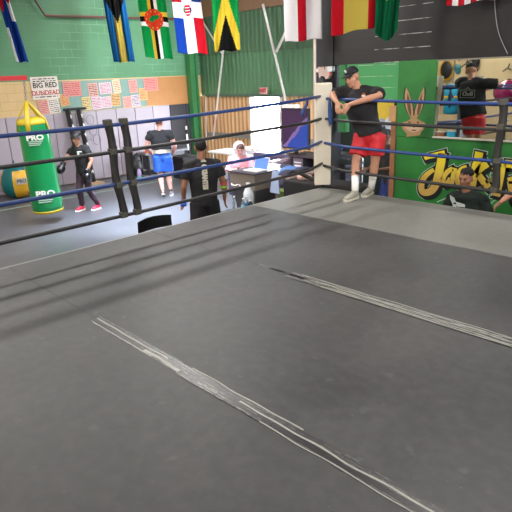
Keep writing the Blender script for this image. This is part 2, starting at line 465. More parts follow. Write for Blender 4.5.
tape_strip('seam_tape', strip(1.72, 2.45, y1 - .038, .008, .004), M_tape_w, .0025)
tape_strip('seam_tape', strip(2.35, 2.78, y1 - .02, .022, .012, .03), M_tape_w, .003)
tape_strip('seam_tape', strip(2.72, 3.06, y1 - .035, .040, .01, .03), M_tapeB, .0034)
tape_strip('seam_tape', strip(2.75, 3.6, y1 + .045, .008, .012, .03), M_tape_w, .0028)
tape_strip('seam_tape', strip(3.07, 3.40, y1 - .04, .026, .012, .03), M_tapeB, .0038)
tape_strip('seam_tape', strip(3.2, 7.0, y1 + .005, .010, .012, .03), M_tape_w, .0026)
tape_strip('seam_tape', strip(3.35, 7.0, y1 - .02, .028, .008, .04), M_tape_d, .0024)
tape_strip('seam_tape', strip(3.4, 7.0, y1 - .045, .006, .012, .03), M_tape_w, .003)
tape_strip('seam_tape', strip(1.75, 2.05, y2, .045, .01), M_tapeA)
tape_strip('seam_tape', strip(1.90, 2.3, y2 + .002, .03, .01), M_tape_d)
tape_strip('seam_tape', strip(2.12, 7.0, y2, .12, .012), M_tapeB)
tape_strip('seam_tape', strip(2.2, 7.0, y2 + .058, .007, .012, .03), M_tape_w, .0026)
for k_ in range(5): tape_strip('seam_tape', strip(2.25 + .1 * k_, 7.0, y2 + .04 - .022 * k_, .0045, .028, .015), M_tape_w, .003 + .0002 * k_)
tape_strip('seam_tape', strip(2.5, 7.0, y2 - .052, .008, .008, .02), M_tape_w, .0029)
tape_strip('seam_tape', strip(2.2, 7.0, y2 - .064, .014, .01, .03), M_tape_d, .0026)
tape_strip('seam_tape', strip(2.4, 7.0, y2 + .01, .006, .03, .02), M_tape_w, .0026)
tape_strip('seam_tape', strip(2.3, 7.0, y2 - .03, .005, .025, .02), M_tape_w, .0028)
# faint crosswise scuff
def scuff():
    m = NT('faint_scuff', .5); m.col(m.mix(m.ramp(m.noise(30, 4), .45, .7), lin('565657'), lin('6d6d6c'))); return m.m
# corner posts, pads
def post(x, y, name='ring_post', lab='', px=None):
    t = thing(name, lab, 'ring post', (x, y, 0))
    tubeo('pole', [(x, y, -1.0), (x, y, 1.5)], .05, M_blackm, t, 16)
    return t
INS = .28
P0 = post(-.03, .03, lab='black corner post of the ring behind the cream pad')
# cream pad hung in front of the corner, leaning
ctr_t = V((.13, -.13, 1.46)); ctr_b = V((.045, -.045, .05))
ax_z = (ctr_t - ctr_b).normalized(); ax_x = V((1, 1, 0)).normalized(); 
pad = thing('corner_pad', 'tall cream vinyl pad hanging on the far ring corner', 'corner pad', (.08, -.08, .05))
bm = bmesh.new(); Mx = axes(ctr_b, ax_x, ax_z.cross(ax_x)); ln = (ctr_t - ctr_b).length
Mx = Matrix.Translation(ctr_b) @ Matrix((ax_x, ax_z.cross(ax_x), ax_z)).transposed().to_4x4()
box(bm, (-.115, -.04, 0), (.115, .04, ln), .018, Mx)
fin(bm, 'cushion', M_pad, pad)
for h in (.28, .63, .95, 1.2):
    bm = bmesh.new(); box(bm, (-.09, .035, h), (.09, .12, h + .03), 0, Mx); fin(bm, 'tie_strap', M_strap, pad)
# ropes
ROPES = [(1.255, 1.28, M_blue_rope, 'top blue', .10), (.985, 1.0, M_black_rope, 'upper black', .04), (.655, .66, M_blue_rope, 'lower blue', .025), (.335, .35, M_black_rope, 'bottom black', .035)]
def cat(a, b, sag, n=30):
    return [a.lerp(b, i / n) - V((0, 0, sag * 4 * (i / n) * (1 - i / n))) for i in range(n + 1)]
zl = {0: (1.29, 1.20), 1: (.99, .955), 2: (.675, .645), 3: (.365, .32)}
for i, (zr, zz, m, nm, sg) in enumerate(ROPES):
    c0 = V((INS, -INS, zr)); 
    t = thing('ring_rope', nm + ' rope running along the left side of the ring toward the punching bags', 'ring rope', (INS, -3.5, zr))
    a = V((.08, -.10, zl[i][0])); a2 = V((INS, -.62, zl[i][0] - .01)); e = V((INS, RY + .6, zl[i][0] - .02)); e2 = V((.1, RY + .05, zl[i][0]))
    pts = cat(a2, e, (zl[i][0] - zl[i][1]) * .9)
    tubeo('rope_cover', [a] + pts + [e2], .019, m, t, 10)
    bm = bmesh.new(); tube(bm, [(0, 0, zl[i][0]), (.07, -.10, zl[i][0])], .012, 8); tube(bm, [(.03, -.04, zl[i][0]), (.05, -.07, zl[i][0])], .022, 8)
    fin(bm, 'turnbuckle', M_steel, t, True)
    t = thing('ring_rope', nm + ' rope running along the right side of the ring before the green mural', 'ring rope', (3, -INS, zr))
    a = V((.10, -.08, zr)); a2 = V((.62, -INS, zr)); e = V((RX - .6, -INS, zr)); e2 = V((RX - .05, -.1, zr))
    tubeo('rope_cover', [a] + cat(a2, e, .03 + .01 * (i == 0)) + [e2], .019, m, t, 10)
    bm = bmesh.new(); tube(bm, [(0, 0, zr), (.10, -.07, zr)], .012, 8); tube(bm, [(.04, -.03, zr), (.07, -.05, zr)], .022, 8)
    fin(bm, 'turnbuckle', M_steel, t, True)
P1 = post(-.03, RY - .03, lab='black ring post at the near left corner, seen only in passing')
# spacer straps on the left ropes
def spacer(x, y, along, zs, lab, w=.065, off=V((0, 0, 0))):
    t = thing('rope_spacer', lab, 'rope spacer strap', (x, y, zs[-1]), 'webbing spacers on the ring ropes')
    d = V(along); nrm = V((0, 0, 1)).cross(d)
    bm = bmesh.new()
    for s in (-1, 1):
        pts = []
        for k in range(len(zs) - 1):
            for j in range(8):
                u = j / 8; z = zs[k] + (zs[k + 1] - zs[k]) * u
                bul = .024 - .012 * math.sin(PI * u)
                sway = off * ((zs[0] - z)) + d * .012 * math.sin((zs[0] - z) * 9)
                pts.append(V((x, y, z)) + nrm * s * bul + sway)
        pts.append(V((x, y, zs[-1] - .02)) + nrm * s * .024 + off * (zs[0] - zs[-1]))
        pr = None
        for p in pts:
            q = [bm.verts.new(p - d * w / 2), bm.verts.new(p + d * w / 2), bm.verts.new(p + d * w / 2 + nrm * s * .005), bm.verts.new(p - d * w / 2 + nrm * s * .005)]
            if pr:
                for i in range(4): bm.faces.new((pr[i], pr[(i + 1) % 4], q[(i + 1) % 4], q[i]))
            else: bm.faces.new(q[::-1])
            pr = q
        bm.faces.new(pr)
    fin(bm, 'strap', M_strap, t, True)
    for z in zs:
        bm = bmesh.new(); box(bm, (-w / 2 - .006, -.029, -.03), (w / 2 + .006, .029, .03), .01, axes(V((x, y, z)) + off * (zs[0] - z), d, nrm))
        fin(bm, 'rope_loop', mat('worn_webbing', '4c4a42', .7, var=.4, scale=20), t)
    return t
zz = [1.222, .95, .625, .318]
spacer(INS, -3.50, (0, 1, 0), zz, 'left of the two black webbing spacers on the left ropes', off=V((0, .06, 0)))
spacer(INS, -3.33, (0, 1, 0), zz, 'second black webbing spacer from the left, beside the first', off=V((0, .05, 0)))
spacer(2.63, -INS, (1, 0, 0), [1.235, .99, .635, .325], 'black webbing spacer on the right ropes before the mural lettering', off=V((0.0, 0, 0)), w=.07)
# blue rope tails tied near the corner
t = tubeo('rope_tail', [(.16, -.5, 1.27), (.15, -.50, 1.20), (.14, -.56, 1.13), (.15, -.58, 1.08), (.14, -.56, 1.06)], [.018, .02, .024, .03, .012], M_blue_rope)
tag(t, 'knotted blue rope tail dangling from the top rope left of the corner pad', 'rope')
t = tubeo('rope_tail', [(.30, -.21, 1.23), (.30, -.2, 1.10), (.31, -.2, .97), (.31, -.2, .93)], [.016, .026, .026, .014], mat('blue_wrap', '2c4e8e', .6))
tag(t, 'blue cloth strip hanging from the top rope right of the corner pad', 'rope')
# low black tie at the foot of the corner pad
t = tubeo('ground_strap', [(.05, -.02, .10), (-.10, -.12, .13), (-.22, -.24, .22), (-.28, -.32, .26)], [.02, .03, .03, .02], M_strap)
tag(t, 'black webbing tie slanting up from the ring corner', 'strap')

# ------------------------------------------------------------------ posters on the block wall
XP = XW + .012
def wq(px, py, x=XP): return on(px, py, 0, x)
def poster(pts, m, lab, big=None, lines=6, ink=None, xo=0, group='fight posters on the block wall', cat_='poster'):
    q = [wq(*p, x=XP + xo) for p in pts]
    c = sum(q, V()) / 4; w = ((q[1] - q[0]).length + (q[2] - q[3]).length) / 2; h = ((q[3] - q[0]).length + (q[2] - q[1]).length) / 2
    t = thing('wall_poster', lab, cat_, (XP + xo, c.y, min(p.z for p in q)), group)
    u = (q[1] - q[0]).normalized(); u = V((0, u.y, u.z)).normalized()
    vv = V((1, 0, 0)).cross(u)
    M = axes((XP + xo, c.y, c.z), u, vv)
    bm = bmesh.new(); box(bm, (-w / 2, -h / 2, -.003), (w / 2, h / 2, .003), 0, M); fin(bm, 'paper', m, t)
    if lines:
        rr = random.Random(int(c.y * 1000)); bm = bmesh.new(); n = lines
        for i in range(n):
            y = h / 2 - h * (i + 1) / (n + 1); 
            if big and abs(y) < h * .24: continue
            x = -w * .42
            while x < w * .40:
                ww = rr.uniform(.04, .11) * w * 2; hh = h / (n + 1) * rr.choice((.25, .35, .45))
                box(bm, (x, y - hh / 2, .003), (min(x + ww, w * .43), y + hh / 2, .0045), 0, M); x += ww + w * .04
        fin(bm, 'printing', ink or M_redink, t)
    if big:
        for s, sz, dy, mm_, sx in big: textmesh('lettering', s, sz, M @ Matrix.Translation((0, dy, .005)), mm_, t, .001, bold=.004, sx=sx)
    return t
# backing boards
M_p = {k: mat('paper_' + k, v, .8, var=.05) for k, v in dict(white='e2dad2', pink='d8a49a', rose='cf8b84', orange='dcae72', yellow='dcc48c', lilac='d2c3cf', cream='e0cfae').items()}
def board(name, pts, m, lab, cat_, x=XW + .003):
    q = [on(*p, 0, x) for p in pts]; bm = bmesh.new(); poly(bm, q, (1, 0, 0), .006); return tag(fin(bm, name, m), lab, cat_)
board('poster_board', [(57, 81.5), (165, 77.5), (163, 104.4), (58, 113)], M_tealboard, 'faded teal strip behind the row of small posters', 'board')
def plyboard(): return board('plywood_board', [(146.5, 77.8), (187.3, 76), (188.8, 104), (146.5, 105.5)], M_plywood, 'bare varnished plywood board at the right end of the posters', 'board', XW + .006)
plyboard()
poster([(29, 77.2), (56.6, 76), (60.5, 97.6), (34, 100.2)], M_p['white'], 'large white fight poster in black and red capitals above the hanging bag', lines=9, ink=M_ink,
       big=[('BIG RED', .17, .06, M_ink, 1.0), ('DUNDEAD', .15, -.12, M_redink, 1.0)], xo=.008)
PW = [
 ([(38, 101), (48, 99.5), (49.5, 114), (39.5, 115)], 'pink', 'faded pink flyer under the left half of the large white poster'),
 ([(48, 99.3), (59, 97.8), (60, 112.8), (49.5, 114)], 'white', 'white flyer with grey print under the right half of the large white poster'),
 ([(62, 82), (80.5, 80.8), (81.5, 96), (64, 97)], 'rose', 'wide rose poster right of the large white poster'),
 ([(59.5, 95), (68.5, 93), (69, 105.5), (60.5, 106.5)], 'orange', 'orange flyer below and left of the wide rose poster'),
 ([(87.5, 83.5), (97, 82.7), (98.5, 96), (89, 97)], 'pink', 'pink flyer in the upper row, first after the wide rose poster'),
 ([(98.7, 83), (111, 82), (112, 93.5), (100, 94.3)], 'lilac', 'squarish pale lilac flyer in the upper row'),
 ([(112.3, 80), (120, 79), (120.6, 92.5), (113.3, 93.5)], 'cream', 'narrow cream flyer with photos in the upper row'),
 ([(81.5, 97.5), (90.3, 96.5), (91.5, 109.5), (83, 110.3)], 'yellow', 'pale yellow flyer starting the lower row'),
 ([(91.3, 97), (101, 96.2), (102, 109), (92.5, 109.8)], 'lilac', 'pale lilac flyer second in the lower row'),
 ([(101.2, 97), (110.8, 96), (111.8, 107.5), (102.2, 108.3)], 'lilac', 'lilac flyer with a red heading in the lower row'),
 ([(111, 93.8), (120, 93.2), (120.4, 105.5), (112, 106.3)], 'orange', 'orange flyer in the lower row under the narrow cream one'),
 ([(128, 80), (136.5, 79.3), (138, 92.5), (130, 93)], 'pink', 'pink flyer standing alone in the upper row near the right'),
 ([(122.7, 96.8), (131, 96), (132, 107.5), (123.6, 108)], 'pink', 'pink flyer in the lower row beside the teal gap'),
 ([(131, 95.3), (139.5, 94.3), (140.3, 106), (132, 107)], 'lilac', 'grey-lilac flyer overlapping the pink one in the lower row'),
 ([(138.6, 88.5), (147, 88), (147.6, 99.8), (140, 100.5)], 'orange', 'orange flyer at the edge of the plywood board'),
 ([(142, 78), (157.3, 77.2), (158.3, 90.3), (145.5, 91.2)], 'rose', 'wide rose poster pinned over the corner of the plywood board'),
]
for i, (p, k, lab) in enumerate(PW): poster(p, M_p[k], lab, lines=7, ink=M_ink if i % 3 == 1 else M_redink, xo=.004 + .002 * (i % 3) + (.006 if k == 'rose' else 0))

# red-brown pipe high on the block wall
q = [on(30, -8, 0, XW + .12), on(45, 15.5, 0, XW + .12), on(190, 19.5, 0, XW + .12)]
tag(tubeo('ceiling_pipe', q, .03, M_redbrown, seg=10), 'thin red-brown pipe running high along the green block wall', 'pipe')
# white poles before the far wall
def pole(px0, px1, r, lab, y=4.66, m=M_whitepipe):
    a = on(*px0, 1, y); b = on(*px1, 1, y)
    return tag(tubeo('wall_brace', [a, b], r, m, seg=10), lab, 'brace pole')
pole((200, 17), (222, 53.5), .025, 'short pale strut slanting down from the flags to the long white pole')
t = pole((223.5, 48), (213, 140), .028, 'long white pole leaning left in front of the corrugated wall', 4.58)
pole((263, 5), (299.5, 158), .034, 'long pale brace slanting down past the bright doorway', 4.62)
pole((288, 27), (276.5, 51.5), .035, 'short pale strut under the red cross flag', 4.58)
tag(tubeo('conduit', [on(205.5, 97, 1, 4.7), on(206.5, 150, 1, 4.7)], .02, M_whitepipe), 'thin vertical conduit on the cream corrugated wall', 'conduit')
bm = bmesh.new(); a = on(214.8, 118, 1, 4.58); b = on(214.3, 124, 1, 4.58); tube(bm, [a, b], .037, 10)
tag(fin(bm, 'pole_tape', M_red), 'band of red tape low on the long white pole', 'tape')
tag(tubeo('downpipe', [(xColL - .05, YM + .03, -1), (xColL - .05, YM + .03, 4.3)], .028, mat('pinkish_white_pipe', 'cdbdb6', .5)), 'pinkish white vertical pipe beside the black column', 'pipe')
tag(tubeo('downpipe', [(xColL - .12, YM + .08, -1), (xColL - .12, YM + .08, 4.3)], .022, mat('beige_pipe', 'b9ab9c', .5)), 'thin beige vertical pipe left of the pinkish one', 'pipe')

# exit sign
t = thing('exit_sign', 'small red and white exit sign above the bright doorway', 'sign', (-6.0, 4.8, 1.08))
boxo('housing', (-6.14, 4.76, 1.09), (-5.86, 4.81, 1.26), mat('exit_pink', 'd79a98', .5), t, .01)
textmesh('lettering', 'EXIT', .13, axes((-6.0, 4.757, 1.175), (1, 0, 0), (0, 0, 1)), M_red, t, .002, bold=.006, sx=.95)
# emergency lamp on the black column
cx = on(326, 72, 1, YM - .05)
t = thing('emergency_light', 'beige notched emergency light box on the black column above the corner pad', 'emergency light', (cx.x, YM - .06, cx.z - .12))
bm = bmesh.new(); X0 = cx
def pc(x, z): return V((X0.x + x, YM - .03, X0.z + z))
poly(bm, [pc(-.135, .085), pc(-.065, .085), pc(-.055, .055), pc(-.045, .085), pc(-.005, .085), pc(.0, .045), pc(.02, .045), pc(.03, .085), pc(.075, .085), pc(.085, .06), pc(.10, .085), pc(.13, .08), pc(.12, -.05), pc(.09, -.085), pc(.07, -.11), pc(-.09, -.11), pc(-.115, -.07)], (0, -1, 0), .07)
fin(bm, 'housing', mat('beige_plastic', 'b9a196', .5), t)
boxo('lamp_head', (X0.x + .085, YM - .13, X0.z + .0), (X0.x + .19, YM - .04, X0.z + .085), mat('lamp_head_grey', 'c9ccd0', .4), t, .012)
bm = bmesh.new(); ball(bm, (X0.x + .118, YM - .10, X0.z - .03), .018, 10); fin(bm, 'indicator', mat('red_indicator', 'ee4050', .3, emit=.6), t)
boxo('bracket', (X0.x - .19, YM - .09, X0.z - .0), (X0.x - .13, YM - .03, X0.z + .06), M_whitepipe, t, .01)

# ------------------------------------------------------------------ painted mural lettering and hare
YW = YM - .003
def mp(px, py): return on(px, py, 1, YW)
def ribbon(bm, pts, ws, yo, off=(0, 0), g=1.0, mi=0, th=.002):
    P = [mp(*p) for p in pts]; W = [w * .0149 for w in ws]
    P = [V((p.x + off[0], YW - yo, p.z + off[1])) for p in P]
    n = len(P); L = []; R = []
    for i, p in enumerate(P):
        d = (P[min(i + 1, n - 1)] - P[max(i - 1, 0)]).normalized(); nn = V((-d.z, 0, d.x)); w = W[i] / 2 + g
        L.append(p + nn * w); R.append(p - nn * w)
    d0 = (P[1] - P[0]).normalized(); d1 = (P[-1] - P[-2]).normalized()
    out = [L[0] - d0 * g] + L[1:-1] + [L[-1] + d1 * g, R[-1] + d1 * g] + R[1:-1][::-1] + [R[0] - d0 * g]
    A = [L[0] - d0 * g] + L[1:-1] + [L[-1] + d1 * g]; B = [R[0] - d0 * g] + R[1:-1] + [R[-1] + d1 * g]
    va = [bm.verts.new(p) for p in A]; vb = [bm.verts.new(p) for p in B]
    for i in range(n - 1): bm.faces.new((va[i], va[i + 1], vb[i + 1], vb[i])).material_index = mi
def smooth(pts, k=2):
    for _ in range(k):
        o = [pts[0]]
        for a, b in zip(pts, pts[1:]):
            o.append(tuple(a[i] * .75 + b[i] * .25 for i in range(len(a)))); o.append(tuple(a[i] * .25 + b[i] * .75 for i in range(len(a))))
        o.append(pts[-1]); pts = o
    return pts
def mural_gold():
    t = NT('mural_gold_paint', .5); X, Y, Z = t.xyz.outputs
    f = t.ramp(t.math('ADD', Z, t.math('MULTIPLY', t.noise(5, 2), .15)), -.02, .42)
    t.col(t.mix(f, lin('bd9850'), lin('e8d02c'))); return t.m
M_mg = mural_gold(); M_mk = mat('mural_black_paint', '171c19', .5); M_mw = mat('mural_white_outline', 'a9bcae', .5, var=.3)
LET = {
 'letter_j': [[(424.5, 158.5, 4), (428, 156.5, 5), (436, 155, 5), (445, 153, 6)], [(442.5, 153.5, 9), (440.5, 166, 9), (437, 182, 9), (433, 190, 8), (427, 193, 7), (422, 192, 7), (421, 186, 7), (423.5, 178, 6), (428.5, 173, 5), (434, 169.5, 4)]],
 'letter_a': [[(453, 168.5, 4.5), (448, 171, 5), (443.5, 177, 5), (443, 183, 5), (446.5, 184.5, 4), (450, 178, 3.5)], [(455, 168, 5), (453, 178, 5), (451.5, 184.5, 5)]],
 'letter_c': [[(467, 167.5, 5), (461, 169, 5), (457.5, 176, 5.5), (457.5, 183, 5.5), (461.5, 186, 5), (467, 184, 4)]],
 'letter_k': [[(479.5, 152, 8), (477, 163, 8), (474, 174, 8), (472, 186, 8)], [(476, 174, 6), (481, 167.5, 7), (487.5, 163.5, 7)], [(478, 174, 6), (483, 181, 7), (489, 187.5, 6)]],
 'letter_r': [[(493.5, 170, 4), (497, 165, 5), (501, 163.5, 6)], [(502, 163, 8), (500, 176, 8), (496, 196, 8)], [(505, 163.5, 7), (515, 164.5, 7), (520, 171, 8), (517, 179, 7), (508, 181, 6)], [(511, 181, 7), (513, 192, 8), (516, 200, 8)]],
}
mur = thing('painted_lettering', 'big yellow hand-painted letters outlined in black on the green mural', 'painted sign', (2.0, YM, -.3))
for nm, strokes in LET.items():
    for lay, (m, g, yo, off) in enumerate([(M_mw, .044, .0010, (.012, -.012)), (M_mk, .034, .0022, (.012, -.012)), (M_mk, .018, .0032, (.035, -.04)), (M_mg, 0, .0044, (0, 0))]):
        bm = bmesh.new()
        for st in strokes:
            ss = smooth(st, 2); ribbon(bm, [(p[0], p[1]) for p in ss], [p[2] for p in ss], yo, off, g)
        fin(bm, (nm, nm + '_shadow', nm + '_edge', nm + '_outline')[3 - lay] if False else {0: 'white_outline', 1: 'black_outline', 2: 'drop_shadow', 3: nm}[lay], m, mur)
# swoosh under k
bm = bmesh.new(); ribbon(bm, smooth([(486, 182), (492, 179), (499, 176)], 1), [5, 4, 2, 1] if False else [4] * 20, .0044, (0, 0), 0); ribbon(bm, [(470, 191), (484, 185)], [1, 1], .0044, (0, 0), 0)
fin(bm, 'swash', mat('mural_tan', '77673f', .5), mur)
bm = bmesh.new()
for pts in ([(490, 205), (494, 200), (503, 198), (514, 199), (522, 203)], [(452, 196), (444, 199), (437, 202)], [(487, 160), (492, 170), (489, 178), (497, 176)], [(489, 178), (497, 181), (494, 188), (491, 196)]):
    s = smooth(pts, 2); ribbon(bm, s, [.9] * len(s), .003, (0, 0), 0)
fin(bm, 'spray_line', M_mw, mur)
# plain painted hare on the upper panel
har = thing('painted_hare', 'tan long-eared hare face painted on the green panel beside the mirror', 'painted picture', (.75, YM - .012, .6))
M_h1 = mat('hare_tan_paint', 'a8835c', .6, var=.2, scale=12); M_h2 = mat('hare_brown_paint', '5d4630', .6); M_h3 = mat('hare_light_paint', 'c2a888', .6); M_h4 = mat('hare_dark_green_paint', '1c3d24', .6)
def mh(px, py, k): p = on(px, py, 1, YM - .013 - .0012 * k); return p
def hpoly(name, pts, m, k, parent=har):
    bm = bmesh.new(); vs = [bm.verts.new(mh(p[0], p[1], k)) for p in smooth(list(pts) + [pts[0]], 2)[:-1]]
    f = bm.faces.new(vs); bmesh.ops.triangulate(bm, faces=[f]); return fin(bm, name, m, parent, recalc=False)
ear1 = [(406, 87), (404.5, 96), (405.5, 108), (410, 117), (412.5, 120), (413.5, 113), (412, 103), (409, 93)]
ear2 = [(424, 87), (424.5, 96), (422.5, 108), (418.5, 116), (414.5, 120), (414.5, 112), (417.5, 102), (421, 93)]
for e, nm in ((ear1, 'ear'), (ear2, 'ear')):
    c = (sum(p[0] for p in e) / len(e), sum(p[1] for p in e) / len(e))
    hpoly('ear_shade', [(c[0] + (p[0] - c[0]) * 1.35, c[1] + (p[1] - c[1]) * 1.05) for p in e], M_h4, 0)
    hpoly('ear', e, M_h1, 1); hpoly('inner_ear', [(c[0] + (p[0] - c[0]) * .5, c[1] + 1 + (p[1] - c[1]) * .72) for p in e], M_h2, 2)
hpoly('head', [(413.5, 115), (409, 121), (401, 122.5), (402, 129), (408, 134.5), (405, 137), (413, 136), (421, 135), (420, 133), (425, 128), (426, 122.5), (418.5, 121)], M_h1, 1)
hpoly('cheek', [(402, 124), (410, 126.5), (414, 125.5), (418, 126.5), (425, 124), (421, 130), (414, 133), (407, 130)], M_h3, 2)
hpoly('muzzle', [(409, 128), (414, 126), (418, 128), (416.5, 132), (411.5, 132)], mat('hare_muzzle', 'd0a98c', .6), 3)
for x in (409.5, 418): hpoly('eye', [(x - 1.3, 121.5), (x + 1.3, 121.3), (x + 1, 123.5), (x - 1, 123.6)], M_h2, 3)
hpoly('nose', [(412.8, 126.5), (415.4, 126.5), (414.1, 128.2)], M_h2, 4)
hpoly('mouth', [(410.5, 130.2), (414, 129.4), (417.5, 130.2), (414, 131.2)], M_h2, 4)
# loose cable down the black wall
tag(tubeo('loose_cable', [on(*p, 1, YM - .02) for p in smooth([(494.5, -6), (495, 10), (497.5, 30), (502, 42), (507.5, 53.5)], 2)], .006, M_steel, seg=8), 'thin grey cable hanging down the black wall above the mirror', 'cable')

# ------------------------------------------------------------------ flags
def flagc():
    d = {}
    for k, v in dict(red='c9202e', blue='1c3f94', white='f3eff1', green='17964a', yellow='e3c640', black='1a1a1a', gold='d9c25c', navy='24305e', orange='d9472b', teal='1d5c97', bgreen='1a6b46').items():
        m = NT('flag_' + k, .75); cc = lin(v)
        t = m.N.new('ShaderNodeBsdfTranslucent'); t.inputs[0].default_value = cc
        df = m.N.new('ShaderNodeBsdfDiffuse'); wv = m.N.new('ShaderNodeTexNoise'); wv.inputs['Scale'].default_value = 300
        mx0 = m.mix(wv.outputs['Fac'], mul(cc, .93), cc); m.L.new(mx0, df.inputs[0])
        mx = m.N.new('ShaderNodeMixShader'); mx.inputs[0].default_value = .3
        m.L.new(df.outputs[0], mx.inputs[1]); m.L.new(t.outputs[0], mx.inputs[2])
        o = [n for n in m.N if n.type == 'OUTPUT_MATERIAL'][0]; m.L.new(mx.outputs[0], o.inputs['Surface'])
        d[k] = m.m
    return d
FC = flagc(); FK = list(FC)
# u: across 0..1 (image left to right), v: down 0..1 of the hanging flag
def f_bah(u, v):
    if v < .56 and abs(u - .5) < .95 * (1 - v / .56): return 'black'
    return 'gold' if .33 < u < .67 else 'teal'
def f_dom(u, v):
    if ((u - .5) / .33) ** 2 + ((v - .5) / .135) ** 2 < 1:
        if ((u - .55) / .15) ** 2 + ((v - .47) / .03) ** 2 < 1 or ((u - .42) / .1) ** 2 + ((v - .5) / .03) ** 2 < 1: return 'green'
        import math as _m
        a = _m.atan2((v - .5) / .135, (u - .5) / .33); r = _m.hypot((u - .5) / .33, (v - .5) / .135)
        if .7 < r < .86 and _m.cos(a * 10) > .85: return 'gold'
        return 'orange'
    if abs(u - .5) < .18: return 'yellow' if u < .44 else ('black' if u < .55 else 'white')
    if abs(v - .5) < .085: return 'yellow' if v < .47 else ('black' if v < .53 else 'white')
    return 'green'
def f_dr(u, v):
    if ((u - .5) / .13) ** 2 + ((v - .5) / .065) ** 2 < 1:
        return ('green' if u < .43 else 'navy' if u > .57 else ('red' if int(v * 60) % 2 else 'white'))
    if abs(u - .5) < .16 or abs(v - .5) < .09: return 'white'
    return 'red' if (u < .5) == (v < .5) else 'blue'
def f_jam(u, v):
    a = abs((u - .5) - (v - .5)); b = abs((u - .5) + (v - .5))
    if min(a, b) < .13: return 'yellow'
    if abs(v - .5) > abs(u - .5): return 'black'
    return 'green'
def f_jam2(u, v):
    w = .14; 
    if abs((u - .5) - (v - .42) * .9) < w or abs((u - .5) + (v - .42) * .9) < w: return 'yellow'
    if v > .42 and abs(u - .5) < (v - .42) * .9: return 'black'
    if v < .42 and abs(u - .5) < (.42 - v) * .9: return 'black'
    return 'green'
def f_eng(u, v): return 'red' if (abs(u - .46) < .11 or abs(v - .5) < .07) else 'white'
def f_spa(u, v): return 'gold' if .25 < u < .75 else 'red'
def f_cub(u, v):
    if v < .42 - .12 * u + .05 * math.sin(u * 9): return 'red'
    if v < .56 and u > .66: return 'white'
    return 'white' if u < .22 and v > .62 else 'blue'
def f_usa(u, v):
    if v < .42 and u > .45: return 'navy'
    return 'red' if int(u * 9) % 2 == 0 else 'white'
def f_bra(u, v):
    if (abs(u - .45) / .55 + abs(v - .22) / .30) < 1:
        return 'navy' if math.hypot((u - .35), (v - .22) * 1.6) < .28 else 'gold'
    return 'bgreen'
def flag(name, fn, pxb, D, w, L, lab, folds=3, amp=.03, tw=0, taper=0, slant=0, skew=0, nu=36, nv=90, tip=0):
    """pxb: pixel of the middle of the bottom edge, D ground distance"""
    b = dist(pxb[0], pxb[1], D); view = V((b.x - CP.x, b.y - CP.y, 0)).normalized(); right = V((view.y, -view.x, 0)) 
    rz = math.radians(tw); right = V((right.x * math.cos(rz) - right.y * math.sin(rz), right.x * math.sin(rz) + right.y * math.cos(rz), 0)); nrm = V((0, 0, 1)).cross(right)
    bm = bmesh.new(); grid = []
    ph = random.random() * 6
    for j in range(nv + 1):
        v = j / nv; row = []
        for i in range(nu + 1):
            u = i / nu; ww = w * (1 - taper * (1 - v))
            x = (u - .5) * ww + slant * (v - 1); 
            y = amp * (.4 + .6 * v) * math.sin(folds * 2 * PI * u + ph + 1.2 * v) + amp * .5 * math.sin(2 * PI * (u * folds * 1.9 + v * .6))
            z = L * (1 - v) + (skew * (u - .5) - tip * abs(u - .5)) * 1.0 * v * -1 + .012 * math.sin(u * 9 + ph) * v
            row.append(bm.verts.new(b + right * x + nrm * y + V((0, 0, z))))
        grid.append(row)
    for j in range(nv):
        for i in range(nu):
            f = bm.faces.new((grid[j][i], grid[j + 1][i], grid[j + 1][i + 1], grid[j][i + 1]))
            f.material_index = FK.index(fn((i + .5) / nu, (j + .5) / nv))
    t = thing('hanging_flag', lab, 'flag', b + V((0, 0, L)), 'flags strung along the roof')
    o = fin(bm, 'cloth', [FC[k] for k in FK], t, True, recalc=False)
    s = o.modifiers.new('th', 'SOLIDIFY'); s.thickness = .003
    bm = bmesh.new(); tube(bm, [b + V((0, 0, L)) - right * w * .5, b + V((0, 0, L)) + right * w * .5], .012, 8); fin(bm, 'header_rod', M_white, t, True)
    return b + V((0, 0, L)), t
tops = []
for a in [
 ('cuba', f_cub, (22.5, 62), 14.1, .26, 1.9, 'gathered flag of blue, white and red, leftmost of the row', 1.5, .07, 0, .2, .26, 0, 0),
 ('bah', f_bah, (124.5, 62), 14.2, .50, 1.95, 'blue and yellow striped flag with a black wedge on top', 3, .05, 0, 0, .12, 0, 0),
 ('dom', f_dom, (159.5, 58.5), 12.2, .56, 1.50, 'green flag with a red disc and thin yellow, black and white cross', 2, .03, 0, 0, .08, .05, 0),
 ('dr', f_dr, (193, 53.5), 11.7, .60, 1.60, 'flag quartered blue and red by a white cross with a small crest', 2, .025, 0, .1, .10, .03, 0),
 ('jam', f_jam2, (227.5, 51), 11.4, .50, 1.55, 'green, black and yellow flag with crossing diagonals', 2, .045, 0, 0, 0, 0, .0),
 ('eng', f_eng, (303.5, 40.5), 9.5, .60, 1.45, 'white flag with a plain red cross', 1.3, .012, 0, 0, .02, -.03, 0),
 ('spa', f_spa, (355.5, 31), 8.35, .67, 1.45, 'red and yellow striped flag above the standing man', 1.5, .03, 0, 0, .0, -.10, 0),
 ('bra', f_bra, (385.5, 43), 8.2, .30, 1.05, 'bunched green flag with a yellow patch, right of the red and yellow one', 2, .06, 0, -.1, -.02, 0, .30),
 ('usa', f_usa, (473.5, 2.5), 8.1, .66, 1.3, 'red and white striped flag above the mirror', 2, .02, 0, 0, 0, -.05, 0)]:
    top, o = flag(*a[:7], folds=a[7], amp=a[8], tw=a[9], taper=a[10], slant=a[11], skew=a[12], tip=a[13]); tops.append(top)
pts = []
for a, b in zip(tops, tops[1:]): pts += cat(a, b, .05, 6)[:-1]
